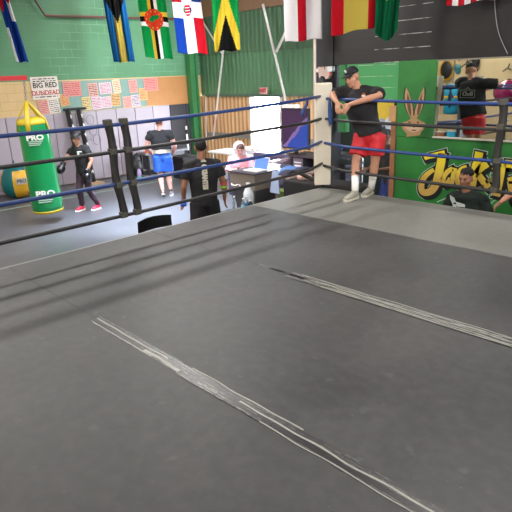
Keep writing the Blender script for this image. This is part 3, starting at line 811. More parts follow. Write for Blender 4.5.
tag(tubeo('flag_line', pts + [tops[-1]], .008, M_white, seg=6), 'thin white cord on which the row of flags hangs', 'cord')

# ------------------------------------------------------------------ heavy bag
hb = thing('heavy_bag', 'tall green hanging heavy bag with yellow top straps, swinging', 'punching bag', (-5.38, -1.9, -.8))
bot = V((-5.38, -1.88, -.80)); top = V((-5.38, -1.93, 1.0)); 
dz = (top - bot); L = dz.length; z_ = dz.normalized(); x_ = V((0, 1, 0)); x_ = (x_ - z_ * x_.dot(z_)).normalized(); y_ = z_.cross(x_)
HM = Matrix.Translation(bot) @ Matrix((x_, y_, z_)).transposed().to_4x4(); H3 = HM.to_3x3()
M_bagG = mat('green_bag_vinyl', '0e8a4c', .32, var=.10, scale=3, bump=.08, bscale=12, coat=.3); M_bagY = mat('yellow_bag_vinyl', 'c9b02c', .4)
bm = bmesh.new(); lathe(bm, [(.10, .005), (.25, .01), (.285, .05), (.29, .15), (.285, .6), (.275, 1.2), (.27, 1.6), (.262, L - .10), (.25, L - .05)], bot, 36, H3)
fin(bm, 'body', M_bagG, hb, True)
bm = bmesh.new(); lathe(bm, [(.2, -.02), (.272, 0), (.292, .035), (.292, .05), (.2, .052)], bot, 36, H3); fin(bm, 'bottom_rim', M_bagY, hb, True)
bm = bmesh.new(); lathe(bm, [(.266, L - .12), (.270, L - .11), (.262, L - .06), (.21, L - .02), (.10, L + .01), (.02, L + .015)], bot, 36, H3)
fin(bm, 'top_cap', M_bagY, hb, True)
ap = V((-5.38, -1.97, 1.30))
for k, (dx, dy) in enumerate(((-.2, .12), (.2, .12), (-.15, -.18), (.17, -.16))):
    bm = bmesh.new(); p = HM @ V((dx * 1.1, dy * 1.1, L - .04)); p2 = HM @ V((dx * 1.27, dy * 1.27, L - .27)); pts = [ap, p, p2]
    tube(bm, pts, [(.035, .012), (.045, .012), (.045, .012)], 8, dome=False); fin(bm, 'hanging_strap', M_bagY, hb, True)
def facing_cam(p):
    d = V((CP.x - p.x, CP.y - p.y, 0)).normalized(); return d
def bag_print(zc, s, w, h, sz):
    fd = facing_cam(bot); sd = V((-fd.y, fd.x, 0)); c = bot + z_ * zc + fd * .287; c -= V((0, 0, 0))
    M = axes(c, sd, z_)
    textmesh('lettering', s, sz, M @ Matrix.Translation((0, h * .25, .012)), M_white, hb, .006, bold=.006, sx=1.2)
    bm = bmesh.new(); 
    for i in range(3): box(bm, (-w / 2, -h * (.12 + .16 * i), .004), (w / 2 - .03 * i, -h * (.05 + .16 * i), .012), 0, M)
    fin(bm, 'print_block', mat('white_print', 'b9d0c2', .5), hb)
bag_print(1.40, 'PRO', .25, .2, .13); bag_print(.34, 'PRO', .30, .24, .15)
bm = bmesh.new()
ch0 = ap; ch1 = V((-5.38, -1.95, 1.67))
for k in range(7):
    c = ch0.lerp(ch1, k / 6.5); rr = Matrix.Rotation(k * PI / 2, 3, 'Z')
    for i in range(8):
        a0 = 2 * PI * i / 8; a1 = 2 * PI * (i + 1) / 8
        tube(bm, [c + rr @ V((.018 * math.cos(a0), 0, .034 * math.sin(a0))), c + rr @ V((.018 * math.cos(a1), 0, .034 * math.sin(a1)))], .006, 6, dome=False)
fin(bm, 'chain', M_steel, hb)
bm = bmesh.new(); box(bm, (-5.43, -4.6, 1.66), (-5.33, -1.90, 1.74), .006); box(bm, (-5.43, -4.6, 1.0), (-5.33, -4.5, 1.66)); box(bm, (-5.45, -4.62, -1), (-5.31, -4.48, 1.75))
tag(fin(bm, 'bag_beam', M_red), 'red steel arm from which the green heavy bag hangs', 'beam')

# teardrop bag on the floor
tb = on(17, 196, 2, -1.0); tb = V((-8.35, tb.y, -1))
td = thing('teardrop_bag', 'round yellow and teal striped bag resting on the floor by the pads', 'punching bag', tb)
M_teal = mat('teal_vinyl', '11686c', .35); M_yel = mat('yellow_vinyl', 'dba62a', .35)
bm = bmesh.new(); lathe(bm, [(.12, 0), (.27, .06), (.36, .2), (.375, .36), (.34, .54), (.27, .66), (.17, .76), (.08, .80)], tb, 32)
fd = facing_cam(tb); a0 = math.atan2(fd.y, fd.x)
for f in bm.faces:
    c = f.calc_center_median() - tb; a = (math.atan2(c.y, c.x) - a0 + PI * 4) % (2 * PI); k = int((a + .2) / (PI / 3)) % 2
    f.material_index = 0 if (k == 0 and c.z < .62) else 1
    if c.z > .62: f.material_index = 1 if k == 0 else 0 if c.z < .66 else 1
fin(bm, 'body', [M_yel, M_teal], td, True)
sd = V((-fd.y, fd.x, 0)); M = axes(tb + fd * .372 + sd * .10 + V((0, 0, .43)), sd - fd * .3, V((0, 0, 1)) - fd * .16)
bm = bmesh.new(); box(bm, (-.12, -.07, -.006), (.12, .07, .016), 0, M); fin(bm, 'label_patch', mat('grey_label', 'a9a9a0', .5), td)
textmesh('lettering', 'PRO', .11, M @ Matrix.Translation((0, 0, .017)), M_ink, td, .002, bold=.003)
tubeo('loop', [tb + V((-.05, 0, .79)), tb + V((0, 0, .88)), tb + V((.05, 0, .79))], .012, M_teal, td)

# training rack against the pads
rk = thing('training_rack', 'black twin-post training rack leaning on the grey wall pads', 'rack', (-8.5, .55, -1))
for y in (.40, .70):
    bm = bmesh.new(); tube(bm, [(-8.45, y, -.97), (-8.72, y - .02, .95)], (.075, .075), 4, dome=False); fin(bm, 'upright', M_black, rk)
bm = bmesh.new(); tube(bm, [(-8.70, .28, .93), (-8.70, .86, .93)], .035, 8); tube(bm, [(-8.62, .4, .3), (-8.62, .7, .3)], .02, 8); tube(bm, [(-8.55, .4, -.3), (-8.55, .7, -.3)], .02, 8)
fin(bm, 'crossbar', M_blackm, rk)
for k in range(7):
    for y in (.40, .70):
        z = .75 - k * .24; x = -8.45 - .27 * (z + .97) / 1.92; bm = bmesh.new(); ball(bm, (x + .06, y, z), (.012, .03, .055), 8); fin(bm, 'white_clip', M_white, rk, True)
bm = bmesh.new(); box(bm, (-8.62, .22, -1), (-8.2, .88, -.96)); fin(bm, 'base_board', mat('pale_base_board', 'b99a78', .7), rk)
for z, y in ((.62, .95), (.35, 1.0), (.1, 1.08)):
    bm = bmesh.new()
    for i in range(14):
        a = 2 * PI * i / 14; b = 2 * PI * (i + 1) / 14
        tube(bm, [(-8.68, y + .11 * math.cos(a), z + .13 * math.sin(a)), (-8.68, y + .11 * math.cos(b), z + .13 * math.sin(b))], .009, 6, dome=False)
    tube(bm, [(-8.66, .7, z + .05), (-8.68, y - .1, z)], .01, 6); fin(bm, 'wire_hoop', M_steel, rk)

# bench with cone and bits
bn = thing('bench', 'low grey bench against the wall pads behind the man in blue shorts', 'bench', (-8.35, 2.9, -1))
boxo('seat', (-8.6, 2.2, -.44), (-8.15, 3.7, -.38), mat('grey_bench_top', '6f6f78', .5), bn, .01)
boxo('apron', (-8.55, 2.35, -.86), (-8.2, 3.6, -.44), mat('grey_bench_box', '55555f', .6), bn)
for y in (2.3, 3.6):
    for x in (-8.55, -8.2): bm = bmesh.new(); tube(bm, [(x, y, -1), (x, y, -.44)], .022, 8, dome=False); fin(bm, 'leg', M_blackm, bn)
co = V((-8.35, 2.42, -.38))
t = thing('traffic_cone', 'small orange cone standing on the grey bench', 'cone', co); bm = bmesh.new(); lathe(bm, [(.085, .015), (.075, .03), (.03, .32), (.018, .34)], co, 20); fin(bm, 'body', mat('orange_plastic', 'ee6a22', .45), t, True)
boxo('base', co + V((-.1, -.1, 0)), co + V((.1, .1, .018)), MATS['orange_plastic'], t, .006)
t = thing('gym_bag', 'slumped black bag on the floor at the left end of the bench', 'bag', (-8.3, 2.0, -1))
bm = bmesh.new(); ball(bm, (-8.35, 2.0, -.74), (.17, .19, .26), 20); ball(bm, (-8.35, 2.03, -.5), (.1, .12, .14), 16); blobmesh(bm, .02, 'body', M_black, t); tubeo('handle', [(-8.3, 1.95, -.45), (-8.27, 1.99, -.33), (-8.3, 2.08, -.42)], .012, M_black, t)
t = thing('shoe_box_bottle', 'small lilac and turquoise bottle on the floor before the black bag', 'bottle', (-8.0, 1.85, -1))
t.name = 'drink_bottle'
bm = bmesh.new(); lathe(bm, [(.06, 0), (.065, .02), (.06, .16), (.04, .24), (.025, .26)], (-8.0, 1.85, -1), 16); fin(bm, 'body', mat('lilac_plastic', 'b9a4d8', .3), t, True)
bm = bmesh.new(); lathe(bm, [(.067, .0), (.068, .06)], (-8.0, 1.85, -1), 16); fin(bm, 'base_band', mat('turquoise_plastic', '49bfc2', .3), t, True)
# banded stick, dark bin near green column
t = thing('banded_stick', 'black and white banded stick standing against the dark pads', 'stick', (-8.5, 3.9, -1))
a = on(190, 168, 0, -8.3); b = on(186, 126, 0, -8.3); 
bm = bmesh.new(); tube(bm, [a, b], .03, 10, dome=False); fin(bm, 'shaft', M_white, t, True)
for k in range(4):
    bm = bmesh.new(); tube(bm, [a.lerp(b, .1 + .24 * k), a.lerp(b, .2 + .24 * k)], .034, 10, dome=False); fin(bm, 'dark_band', M_black, t, True)
p = on(180, 178, 2, -1.0)
t = thing('equipment_bin', 'black equipment bin with a yellow label behind the walking man', 'bin', (-7.3, 3.0, -1)); c = V((-7.0, 2.7, -1))
bm = bmesh.new(); box(bm, c + V((-.25, -.25, 0)), c + V((.25, .25, .55)), .03); fin(bm, 'body', M_black, t)
boxo('lid', c + V((-.28, -.28, .55)), c + V((.28, .28, .6)), M_blackm, t, .01)
fd = V((1, 0, 0)); boxo('yellow_label', c + V((.245, -.02, .28)), c + V((.262, .22, .42)), M_yel, t)
textmesh('lettering', 'BX', .1, axes(c + V((.263, .10, .35)), (0, 1, 0), (0, 0, 1)), M_ink, t, .001) if False else None
t = thing('gas_bottle', 'dark cylinder standing beside the black equipment bin', 'cylinder', (-7.6, 2.3, -1))
bm = bmesh.new(); lathe(bm, [(.1, 0), (.12, .02), (.12, .5), (.08, .6), (.03, .63)], (-7.7, 2.35, -1), 20); fin(bm, 'body', mat('dark_teal_metal', '2a3a40', .4), t, True)
bm = bmesh.new(); lathe(bm, [(.035, .62), (.04, .68)], (-7.7, 2.35, -1), 12); fin(bm, 'valve', M_steel, t, True)
t.name = 'storage_cylinder'

# folding chair beside the ring
t = thing('folding_chair', 'black folding chair whose back rises just above the left ring edge', 'chair', (-.8, -2.42, -1))
bm = bmesh.new(); pts = smooth([(-.80, -2.68, -.20), (-.83, -2.55, -.10), (-.85, -2.42, -.09), (-.83, -2.29, -.10), (-.80, -2.17, -.18)], 1)
pr_ = None
for k in range(9):
    u = k / 8; y = -2.68 + .5 * u; x = -.76 - .05 * math.sin(PI * u); z0, z1 = -.24, -.095 + .02 * math.sin(PI * u)
    q = [bm.verts.new((x, y, z0)), bm.verts.new((x + .02, y, z0)), bm.verts.new((x + .02, y, z1)), bm.verts.new((x, y, z1))]
    if pr_:
        for i in range(4): bm.faces.new((pr_[i], pr_[(i + 1) % 4], q[(i + 1) % 4], q[i]))
    else: bm.faces.new(q)
    pr_ = q
bm.faces.new(pr_[::-1]); fin(bm, 'backrest', M_black, t)
boxo('seat', (-1.22, -2.64, -.57), (-.82, -2.22, -.53), M_black, t, .01)
for y in (-2.67, -2.19):
    tubeo('leg', [(-.75, y, -.12), (-.78, y, -.5), (-1.2, y, -.99)], .013, M_blackm, t, 8); tubeo('leg', [(-1.15, y + .0, -.55), (-.72, y, -.99)], .013, M_blackm, t, 8)

# ------------------------------------------------------------------ clutter by the doorway
def bxo(name, px, D, size, m, lab, cat_, rz=0, z=None, parts=None):
    pass
# grey-brown cabinet
cb = thing('storage_cabinet', 'grey-brown topped dark cabinet behind the walking man, bottles in front', 'cabinet', (-1.75, .1, -1))
boxo('carcass', (-1.87, -.12, -1), (-1.31, .36, -.20), mat('dark_grey_laminate', '3b393c', .6), cb, .005)
boxo('upper_box', (-1.89, -.14, -.20), (-1.29, .38, .06), mat('grey_brown_laminate', '776a60', .6, var=.15), cb, .008)
boxo('top', (-1.91, -.16, .06), (-1.27, .40, .08), mat('dark_cabinet_top', '3d3540', .4), cb, .004)
for x in (-1.76, -1.56):
    tubeo('handle', [(x - .08, -.15, -.13), (x - .04, -.18, -.145), (x + .04, -.18, -.145), (x + .08, -.15, -.13)], .009, M_white, cb, 8)
t = thing('laptop', 'open pale laptop with a blue screen on the grey-brown cabinet', 'laptop', (-1.75, .1, .075))
boxo('keyboard_base', (-1.68, -.02, .082), (-1.36, .22, .10), M_white, t, .004)
M = axes((-1.52, .26, .18), (1, 0, 0), (0, .35, 1)); bm = bmesh.new(); box(bm, (-.17, -.11, -.006), (.17, .11, .006), .003, M); fin(bm, 'lid', M_white, t)
bm = bmesh.new(); box(bm, (-.155, -.095, .006), (.155, .095, .008), 0, M); fin(bm, 'screen', mat('blue_screen', '5577b8', .3, emit=.3), t)
# low table with bottles
lt = thing('low_table', 'low dark side table at the ring edge carrying the bottles', 'table', (-1.0, -.55, -1))
boxo('tabletop', (-1.42, -.95, -.47), (-.62, -.22, -.43), mat('dark_table_top', '3a3a40', .5), lt, .008)
for x in (-1.38, -.66):
    for y in (-.91, -.26): bm = bmesh.new(); tube(bm, [(x, y, -1), (x, y, -.47)], .018, 8, dome=False); fin(bm, 'leg', M_blackm, lt)
M_clear = mat('clear_plastic', 'dfe8ee', .1, trans=.75, var=.02); M_water = mat('blue_label', '6fb6d6', .4)
def bottle(c, h, r, lab, m=None, capm=None, band=None, name='water_bottle'):
    t = thing(name, lab, 'bottle', c); bm = bmesh.new()
    lathe(bm, [(r * .85, 0), (r, .01), (r, h * .55), (r * .92, h * .62), (r * .4, h * .84), (r * .36, h * .93)], c, 18); fin(bm, 'body', m or M_clear, t, True)
    bm = bmesh.new(); lathe(bm, [(r * .42, h * .93), (r * .42, h)], c, 12); fin(bm, 'cap', capm or M_white, t, True)
    if band: bm = bmesh.new(); lathe(bm, [(r * 1.02, h * .25), (r * 1.02, h * .5)], c, 18); fin(bm, 'label_band', band, t, True)
    return t
def onz(px, py, z): return on(px, py, 2, z)
bottle(onz(235.0, 213, -.43), .27, .035, 'clear bottle standing nearest the walking man')
bottle(onz(243.5, 212, -.43), .22, .034, 'bottle with a bright blue label among the small bottles', band=M_water)
bottle(onz(246.5, 209, -.43), .21, .032, 'bottle with a blue label next to the first blue-labelled one', band=mat('deep_blue_label', '3d7fb5', .4))
bottle(onz(250.5, 209, -.43), .14, .045, 'squat dark jar among the small bottles', m=mat('dark_glass', '26303a', .2), name='dark_jar')
t = bottle(V((-1.27, -.30, -.43)), .40, .085, 'large cloudy white jug right of the small bottles', m=mat('milky_plastic', 'd8dfe6', .35, var=.03), name='plastic_jug')
# pale leaning board
bm = bmesh.new(); M = axes((-1.20, .22, -.02), (1, 0, 0), (.0, .4, 1)); poly(bm, [M @ V(p) for p in ((-.06, .12, 0), (.05, .12, 0), (.22, -.25, 0), (.0, -.25, 0))], M.to_3x3() @ V((0, 0, 1)), .015)
tag(fin(bm, 'leaning_panel', mat('pale_blue_panel', '8f9cb8', .5)), 'pale blue-grey panel leaning at the right end of the cabinet', 'panel')
# sofa near the doorway
sf = thing('sofa', 'dark purple sofa just inside the bright doorway', 'sofa', (-3.4, 2.2, -1))
M_sofa = mat('purple_grey_upholstery', '4e4560', .7, var=.15)
boxo('base', (-4.0, 1.75, -.95), (-2.85, 2.6, -.62), M_sofa, sf, .03)
for k in range(2): boxo('seat_cushion', (-3.9 + .53 * k, 1.72, -.62), (-3.39 + .53 * k, 2.4, -.44), M_sofa, sf, .04)
boxo('backrest', (-4.0, 2.4, -.62), (-2.85, 2.62, -.06), M_sofa, sf, .05)
boxo('armrest', (-2.86, 1.75, -.95), (-2.68, 2.62, -.08), mat('pinkish_brown_upholstery', '84707a', .7), sf, .04)
boxo('armrest', (-4.15, 1.75, -.95), (-3.97, 2.62, -.30), M_sofa, sf, .04)
t = thing('blanket', 'blue and dark blanket thrown over the sunlit table before the sofa', 'blanket', (-2.0, .8, -.6))
bm = bmesh.new(); n = 14; g = []
for j in range(n + 1):
    r = []
    for i in range(n + 1):
        u, v = i / n, j / n; x = -2.45 + 1.0 * u; y = .72 + .75 * v; z = -.075 + .03 * noise.noise((u * 4, v * 4, 1)) - (.22 * max(0, .2 - v) * 5 if v < .2 else 0)
        r.append(bm.verts.new((x, y - (.04 if v < .2 else 0), z)))
    g.append(r)
for j in range(n):
    for i in range(n): f = bm.faces.new((g[j][i], g[j][i + 1], g[j + 1][i + 1], g[j + 1][i])); f.material_index = 0 if i % 7 < 4 else 1
o = fin(bm, 'cloth', [mat('blue_blanket', '4d6ea8', .85), mat('dark_blanket', '2b2a3c', .85)], t, True); s = o.modifiers.new('s', 'SOLIDIFY'); s.thickness = .02
boxo_ = thing('side_table', 'sunlit pinkish table under the blue blanket', 'table', (-2.1, 1, -1))
boxo('tabletop', (-2.5, .76, -.16), (-1.34, 1.5, -.11), mat('pinkish_wood', '9c8078', .6), boxo_, .01)
for x in (-2.45, -1.4):
    for y in (.8, 1.45): bm = bmesh.new(); tube(bm, [(x, y, -1), (x, y, -.16)], .02, 8, dome=False); fin(bm, 'leg', M_wood, boxo_)
t = thing('green_crate', 'olive green crate lit by sun between the cabinet and the dark box', 'crate', (-1.5, .45, -1))
boxo('body', (-1.40, .50, -1), (-1.0, .85, -.34), mat('olive_plastic', '6f8a3a', .6), t, .02); boxo('rim', (-1.42, .48, -.34), (-.98, .87, -.30), MATS['olive_plastic'], t, .008)
t = thing('white_bucket', 'small white tub with blue print beside the green crate', 'tub', (-1.0, .15, -1)); p = V((-1.06, .6, -.30))
bm = bmesh.new(); lathe(bm, [(.06, 0), (.075, .18), (.08, .19)], p, 20); fin(bm, 'body', M_white, t, True); bm = bmesh.new(); lathe(bm, [(.069, .07), (.074, .12)], p, 20); fin(bm, 'label_band', M_water, t, True)
t = thing('black_case', 'long black case lying at the foot of the far ring corner', 'case', (-.4, .5, -1))
boxo('body', (-.86, .08, -.66), (.52, .62, .0), mat('black_case_cover', '242125', .7), t, .02); boxo('lower_body', (-.86, .10, -1.0), (.53, .60, -.66), M_black, t, .01)
tubeo('handle', [(-.2, .07, -.35), (-.15, .04, -.32), (-.05, .04, -.32), (0, .07, -.35)], .012, M_steel, t)
t = thing('crumpled_towel', 'crumpled pinkish white towel on the black case at the ring corner', 'towel', (-.6, .3, 0)); bm = bmesh.new()
for (x, y, r) in ((-.66, .3, .07), (-.56, .34, .06), (-.74, .36, .05), (-.62, .25, .045)): ball(bm, (x, y, .03), (r * 1.3, r, .05), 12)
blobmesh(bm, .012, 'cloth', mat('pinkish_towel', 'd0aa9c', .9), t, 1)
# television on its cabinet
tvc = thing('media_cabinet', 'black cabinet with open bay carrying the television behind the corner pad', 'cabinet', (-2.0, 2.4, -1))
M_cab = mat('dark_grey_cabinet', '34323c', .5)
boxo('side_panel', (-2.62, 2.15, -1), (-2.58, 2.65, -.02), M_cab, tvc); boxo('side_panel', (-1.24, 2.15, -1), (-1.2, 2.65, -.02), M_cab, tvc); boxo('top', (-2.64, 2.13, -.02), (-1.18, 2.67, .02), M_cab, tvc); boxo('shelf', (-2.58, 2.17, -.5), (-1.24, 2.63, -.47), M_cab, tvc); boxo('back_panel', (-2.58, 2.6, -1), (-1.24, 2.63, -.02), M_black, tvc)
t = thing('computer_tower', 'grey computer tower with a white label inside the cabinet', 'computer', (-2.45, 2.3, -.47))
boxo('case', (-2.55, 2.16, -.468), (-2.28, 2.55, -.04), mat('grey_tower', '5d5f6c', .4), t, .01); boxo('label_panel', (-2.50, 2.155, -.26), (-2.33, 2.162, -.18), M_white, t); boxo('drive_slot', (-2.51, 2.155, -.14), (-2.32, 2.162, -.12), M_white, t)
tv = thing('television', 'flat television showing purple and blue, half hidden by the corner pad', 'television', (-2.3, 2.35, .02))
a = on(281, 108, 1, 2.2); b = on(306, 150, 1, 2.2)
boxo('frame', (a.x, 2.2, .13), (a.x + .74, 2.26, a.z), M_black, tv, .01)
def tvscreen():
    m = NT('screen_picture', .15); X, Y, Z = m.xyz.outputs
    d = m.math('ADD', m.math('MULTIPLY', X, 1.0), m.math('MULTIPLY', Z, -1.0))
    f = m.ramp(d, -3.0, -2.4); n = m.noise(4, 2)
    c = m.mix(m.math('GREATER_THAN', m.math('ADD', d, m.math('MULTIPLY', n, .25)), -2.78), lin('3a2844'), lin('2c4290'))
    c = m.mix(m.math('LESS_THAN', m.math('ABSOLUTE', m.math('ADD', m.math('ADD', d, 2.82), m.math('MULTIPLY', n, .25))), .05), c, lin('6a5a88'))
    m.col(c); m.L.new(c, m.b.inputs['Emission Color']); m.b.inputs['Emission Strength'].default_value = .3; return m.m
boxo('screen', (a.x + .03, 2.192, .16), (a.x + .71, 2.2, a.z - .03), tvscreen(), tv)
boxo('stand', (a.x + .2, 2.15, .02), (a.x + .55, 2.35, .035), M_black, tv); boxo('neck', (a.x + .34, 2.21, .03), (a.x + .42, 2.25, .14), M_black, tv)
boxo_ = boxo('white_box', (a.x + .06, 2.18, a.z + .002), (a.x + .42, 2.30, a.z + .07), M_white, None, .008); tag(boxo_, 'flat white box lying on top of the television', 'box')
# things right of the pad: blue glove on a shelf
sh = thing('wire_shelf', 'grey shelf unit just right of the corner pad', 'shelf', (-.9, 1.7, -1))
for z in (.17, .02, -.12): boxo('shelf_board', (-1.5, 1.75, z - .012), (-.75, 2.1, z + .012), M_steel, sh)
for x in (-1.48, -.77):
    for y in (1.77, 2.08): bm = bmesh.new(); tube(bm, [(x, y, -1), (x, y, .18)], .015, 8, dome=False); fin(bm, 'leg', M_steel, sh)
c = on(337, 147, 1, 1.55)
t = thing('boxing_glove', 'blue boxing glove on the shelf right of the corner pad', 'glove', (-1.0, 1.9, 0)); c = on(337.5, 149, 1, 1.9)
c.z = .275; c.x = -1.22
bm = bmesh.new(); ball(bm, c, (.13, .10, .09), 20); ball(bm, c + V((.08, -.06, .01)), (.06, .05, .05), 14); ball(bm, c + V((-.12, 0, -.01)), (.08, .065, .065), 14); blobmesh(bm, .012, 'glove_body', mat('blue_glove_leather', '1f3f80', .35), t)
tubeo('cuff', [c + V((-.16, 0, -.01)), c + V((-.22, 0, -.01))], .07, M_white, t, 16, dome=False)
# white folding table far behind
wt = thing('folding_table', 'white topped table before the cream corrugated wall', 'table', (-4.8, 2.9, -1))
boxo('tabletop', (-6.0, 2.7, -.25), (-3.9, 3.4, -.21), M_white, wt, .01)
for x in (-5.9, -4.0):
    for y in (2.78, 3.32): bm = bmesh.new(); tube(bm, [(x, y, -1), (x, y, -.25)], .02, 8, dome=False); fin(bm, 'leg', M_steel, wt)
t = thing('paper_stack', 'loose stack of white and grey boxes on the white table', 'boxes', (-4.6, 3.0, -.21)); boxo('lower_box', (-5.0, 2.85, -.208), (-4.4, 3.2, -.13), mat('pale_grey_card', 'b5b2b8', .7), t); boxo('upper_box', (-4.9, 2.9, -.13), (-4.55, 3.15, -.07), M_white, t)
t.name = 'box_stack'
# yellow notice on the partition, jumble on it
t = thing('yellow_notice', 'blank yellow sheet on the wall seen through the opening right of the man', 'notice', (-.9, 3.33, .8))
a = on(377.5, 100, 1, 3.33); b = on(393, 120, 1, 3.33); boxo('sheet', (a.x, 3.335, b.z), (b.x, 3.348, a.z), mat('yellow_paper', 'd9b83a', .7), t)
hp = thing('hanging_jackets', 'grey and white jackets hanging below the yellow sheet', 'jackets', (-.8, 3.2, .1))
for (px, py, w, h, c, nm) in ((381, 127, .12, .18, '8c929c', 'grey_jacket'), (389, 131, .10, .30, 'c3c8d6', 'white_jacket'), (384, 135, .13, .22, '2d3038', 'dark_jacket')):
    p = on(px, py, 1, 3.25); bm = bmesh.new(); ball(bm, p, (w, .05, h), 14); ball(bm, p + V((0, 0, h * .5)), (w * 1.2, .05, h * .35), 14)
    blobmesh(bm, .02, nm, mat('cloth_' + nm, c, .8), hp)

# ------------------------------------------------------------------ outdoors beyond the doorway
struct(boxo('ground_outside', (-30, 5.06, -1.1), (15, 40, -1.02), M_concrete))
t = thing('street_tree', 'pale leafy tree beyond the bright doorway', 'tree', (-10.5, 16, -1)); bm = bmesh.new()
rr = random.Random(3)
for k in range(40):
    a = rr.uniform(0, 2 * PI); r = rr.uniform(0, 2.0); ball(bm, (-11 + r * math.cos(a), 17 + r * math.sin(a), 2.2 + rr.uniform(-.9, 1.3)), rr.uniform(.4, .8), 8)
fin(bm, 'crown', mat('tree_leaves', '6f9a5c', .8, var=.4, scale=3), t); tubeo('trunk', [(-11, 17, -1), (-11, 17, 2)], .18, M_wood, t)
t = thing('utility_box', 'small dark utility box standing outside in the glare', 'utility box', (-7.2, 8.3, -1)); c = dist(262.5, 146, 17.0)
boxo('body', (c.x - .14, c.y - .12, c.z - .35), (c.x + .2, c.y + .2, c.z + .22), mat('utility_grey', '4a5560', .6), t, .02); boxo('plinth', (c.x - .1, c.y - .08, -1.02), (c.x + .16, c.y + .16, c.z - .35), M_steel, t)

# ------------------------------------------------------------------ people
def hand(bm, w, d, pn, side, k=1.0, curl=.5, thumb=1):
    """w wrist, d pointing direction, pn palm normal (the way fingers close), side = direction of the thumb"""
    d = d.normalized(); s = (side - d * side.dot(d)).normalized(); pn = d.cross(s) if d.cross(s).dot(pn) > 0 else -d.cross(s)
    tube(bm, [w, w + d * .035 * k, w + d * .08 * k], [(.024 * k, .019 * k), (.034 * k, .016 * k), (.040 * k, .014 * k)], 12, up=pn)
    for i, (off, ln) in enumerate(((.030, .070), (.010, .080), (-.010, .075), (-.029, .058))):
        b = w + d * .078 * k + s * off * k; pts = [b]; dd = (d + s * off * 2).normalized()
        for j, f in enumerate((.45, .32, .25)):
            dd = (dd * math.cos(curl * (.55 + .25 * j)) + pn * math.sin(curl * (.55 + .25 * j))).normalized()
            pts.append(pts[-1] + dd * ln * f * k)
        tube(bm, pts, [.0098 * k, .0092 * k, .0085 * k, .007 * k], 8)
    if thumb:
        b = w + d * .022 * k + s * .026 * k
        t1 = b + (d * .55 + s * .65 + pn * .3).normalized() * .045 * k; t2 = t1 + (d * .9 + s * .15 + pn * .4).normalized() * .032 * k
        tube(bm, [b, t1, t2], [.014 * k, .0115 * k, .009 * k], 8)
def headbm(bm, c, fw, up, k=1.0, ears=True, nose=True):
    fw = fw.normalized(); up = (up - fw * up.dot(fw)).normalized(); rt = fw.cross(up)
    M = Matrix((rt, fw, up)).transposed()
    P = lambda x, y, z: c + M @ (V((x, y, z)) * k)
    R3 = lambda r: tuple(q * k for q in r)
    ball(bm, P(0, -.012, .028), R3((.076, .094, .088)), 20, M); ball(bm, P(0, .012, -.02), R3((.066, .076, .080)), 18, M)
    ball(bm, P(0, .030, -.068), R3((.046, .050, .042)), 16, M); ball(bm, P(0, .055, -.088), R3((.026, .024, .020)), 10, M)
    if nose: tube(bm, [P(0, .082, .02), P(0, .098, -.015), P(0, .102, -.026)], [.008 * k, .011 * k, .013 * k], 8); ball(bm, P(.011, .090, -.03), .009 * k, 8); ball(bm, P(-.011, .090, -.03), .009 * k, 8)
    tube(bm, [P(-.03, .078, .028), P(.03, .078, .028)], .010 * k, 8)
    tube(bm, [P(-.017, .078, -.055), P(.017, .078, -.055)], .009 * k, 8)
    if ears:
        for s in (-1, 1): ball(bm, P(s * .079, -.012, -.002), R3((.014, .022, .034)), 10, M)
    return P, M
def face_parts(P, M, k, parent, brow=True, beard=None, lip=None, browm=None):
    for s in (-1, 1):
        bm = bmesh.new(); ball(bm, P(s * .030, .0785, .004), (.013 * k, .008 * k, .0065 * k), 10, M); fin(bm, 'eye', M_eye, parent, True)
        if brow: bm = bmesh.new(); tube(bm, [P(s * .014, .088, .022), P(s * .032, .086, .027), P(s * .048, .074, .022)], [.004 * k] * 3, 6); fin(bm, 'eyebrow', browm or M_hair, parent, True)
    bm = bmesh.new(); tube(bm, [P(-.022, .080, -.058), P(0, .0865, -.057), P(.022, .080, -.058)], [.003 * k, .0055 * k, .003 * k], 8); fin(bm, 'mouth', lip or mat('lip_rose', '9a5a50', .5), parent, True)
def fold(amp, sc=5):
    def f(me):
        me.calc_loop_triangles() if False else None
        nr = [v.normal.copy() for v in me.vertices]
        for v, n in zip(me.vertices, nr):
            v.co += n * amp * (noise.noise(V((v.co.x * sc * 1.6, v.co.y * sc * 1.6, v.co.z * sc * .8))) + .5 * noise.noise(v.co * sc * 3))
    return f
def shoe(name, heel, toe, m, sole, parent, k=1.0, high=0, up=V((0, 0, 1))):
    d = (toe - heel); L = d.length; d = d.normalized(); s = d.cross(up).normalized(); u = s.cross(d)
    M = Matrix((s, d, u)).transposed(); P = lambda x, y, z: heel + M @ V((x, y, z))
    bm = bmesh.new()
    tube(bm, [P(0, .035, .048 * k), P(0, L * .35, .052 * k), P(0, L * .62, .042 * k), P(0, L - .045, .034 * k)], [(.034 * k, .040 * k), (.038 * k, .046 * k), (.045 * k, .036 * k), (.038 * k, .026 * k)], 14, up=u)
    tube(bm, [P(0, .05, .06 * k), P(0, .05, (.105 + high) * k)], [(.034 * k, .042 * k), (.036 * k, .046 * k)], 14, up=d, dome=False)
    o = blobmesh(bm, .008, name, m, parent)
    bm = bmesh.new(); out = []
    for (x, y) in ((-.030, 0.0), (-.036, .06), (-.036, L * .45), (-.047, L * .72), (-.034, L - .02), (0, L + .006), (.034, L - .02), (.047, L * .72), (.038, L * .45), (.036, .06), (.030, 0), (0, -.012)): out.append(P(x * k, y, .001))
    poly(bm, out, u, .026 * k); fin(bm, 'sole', sole, o)
    return o
def torso_tube(bm, pts, radii, fw, seg=24, dome=True): tube(bm, pts, radii, seg, up=fw, dome=dome)
def mid(a, b, t=.5): return a.lerp(b, t)

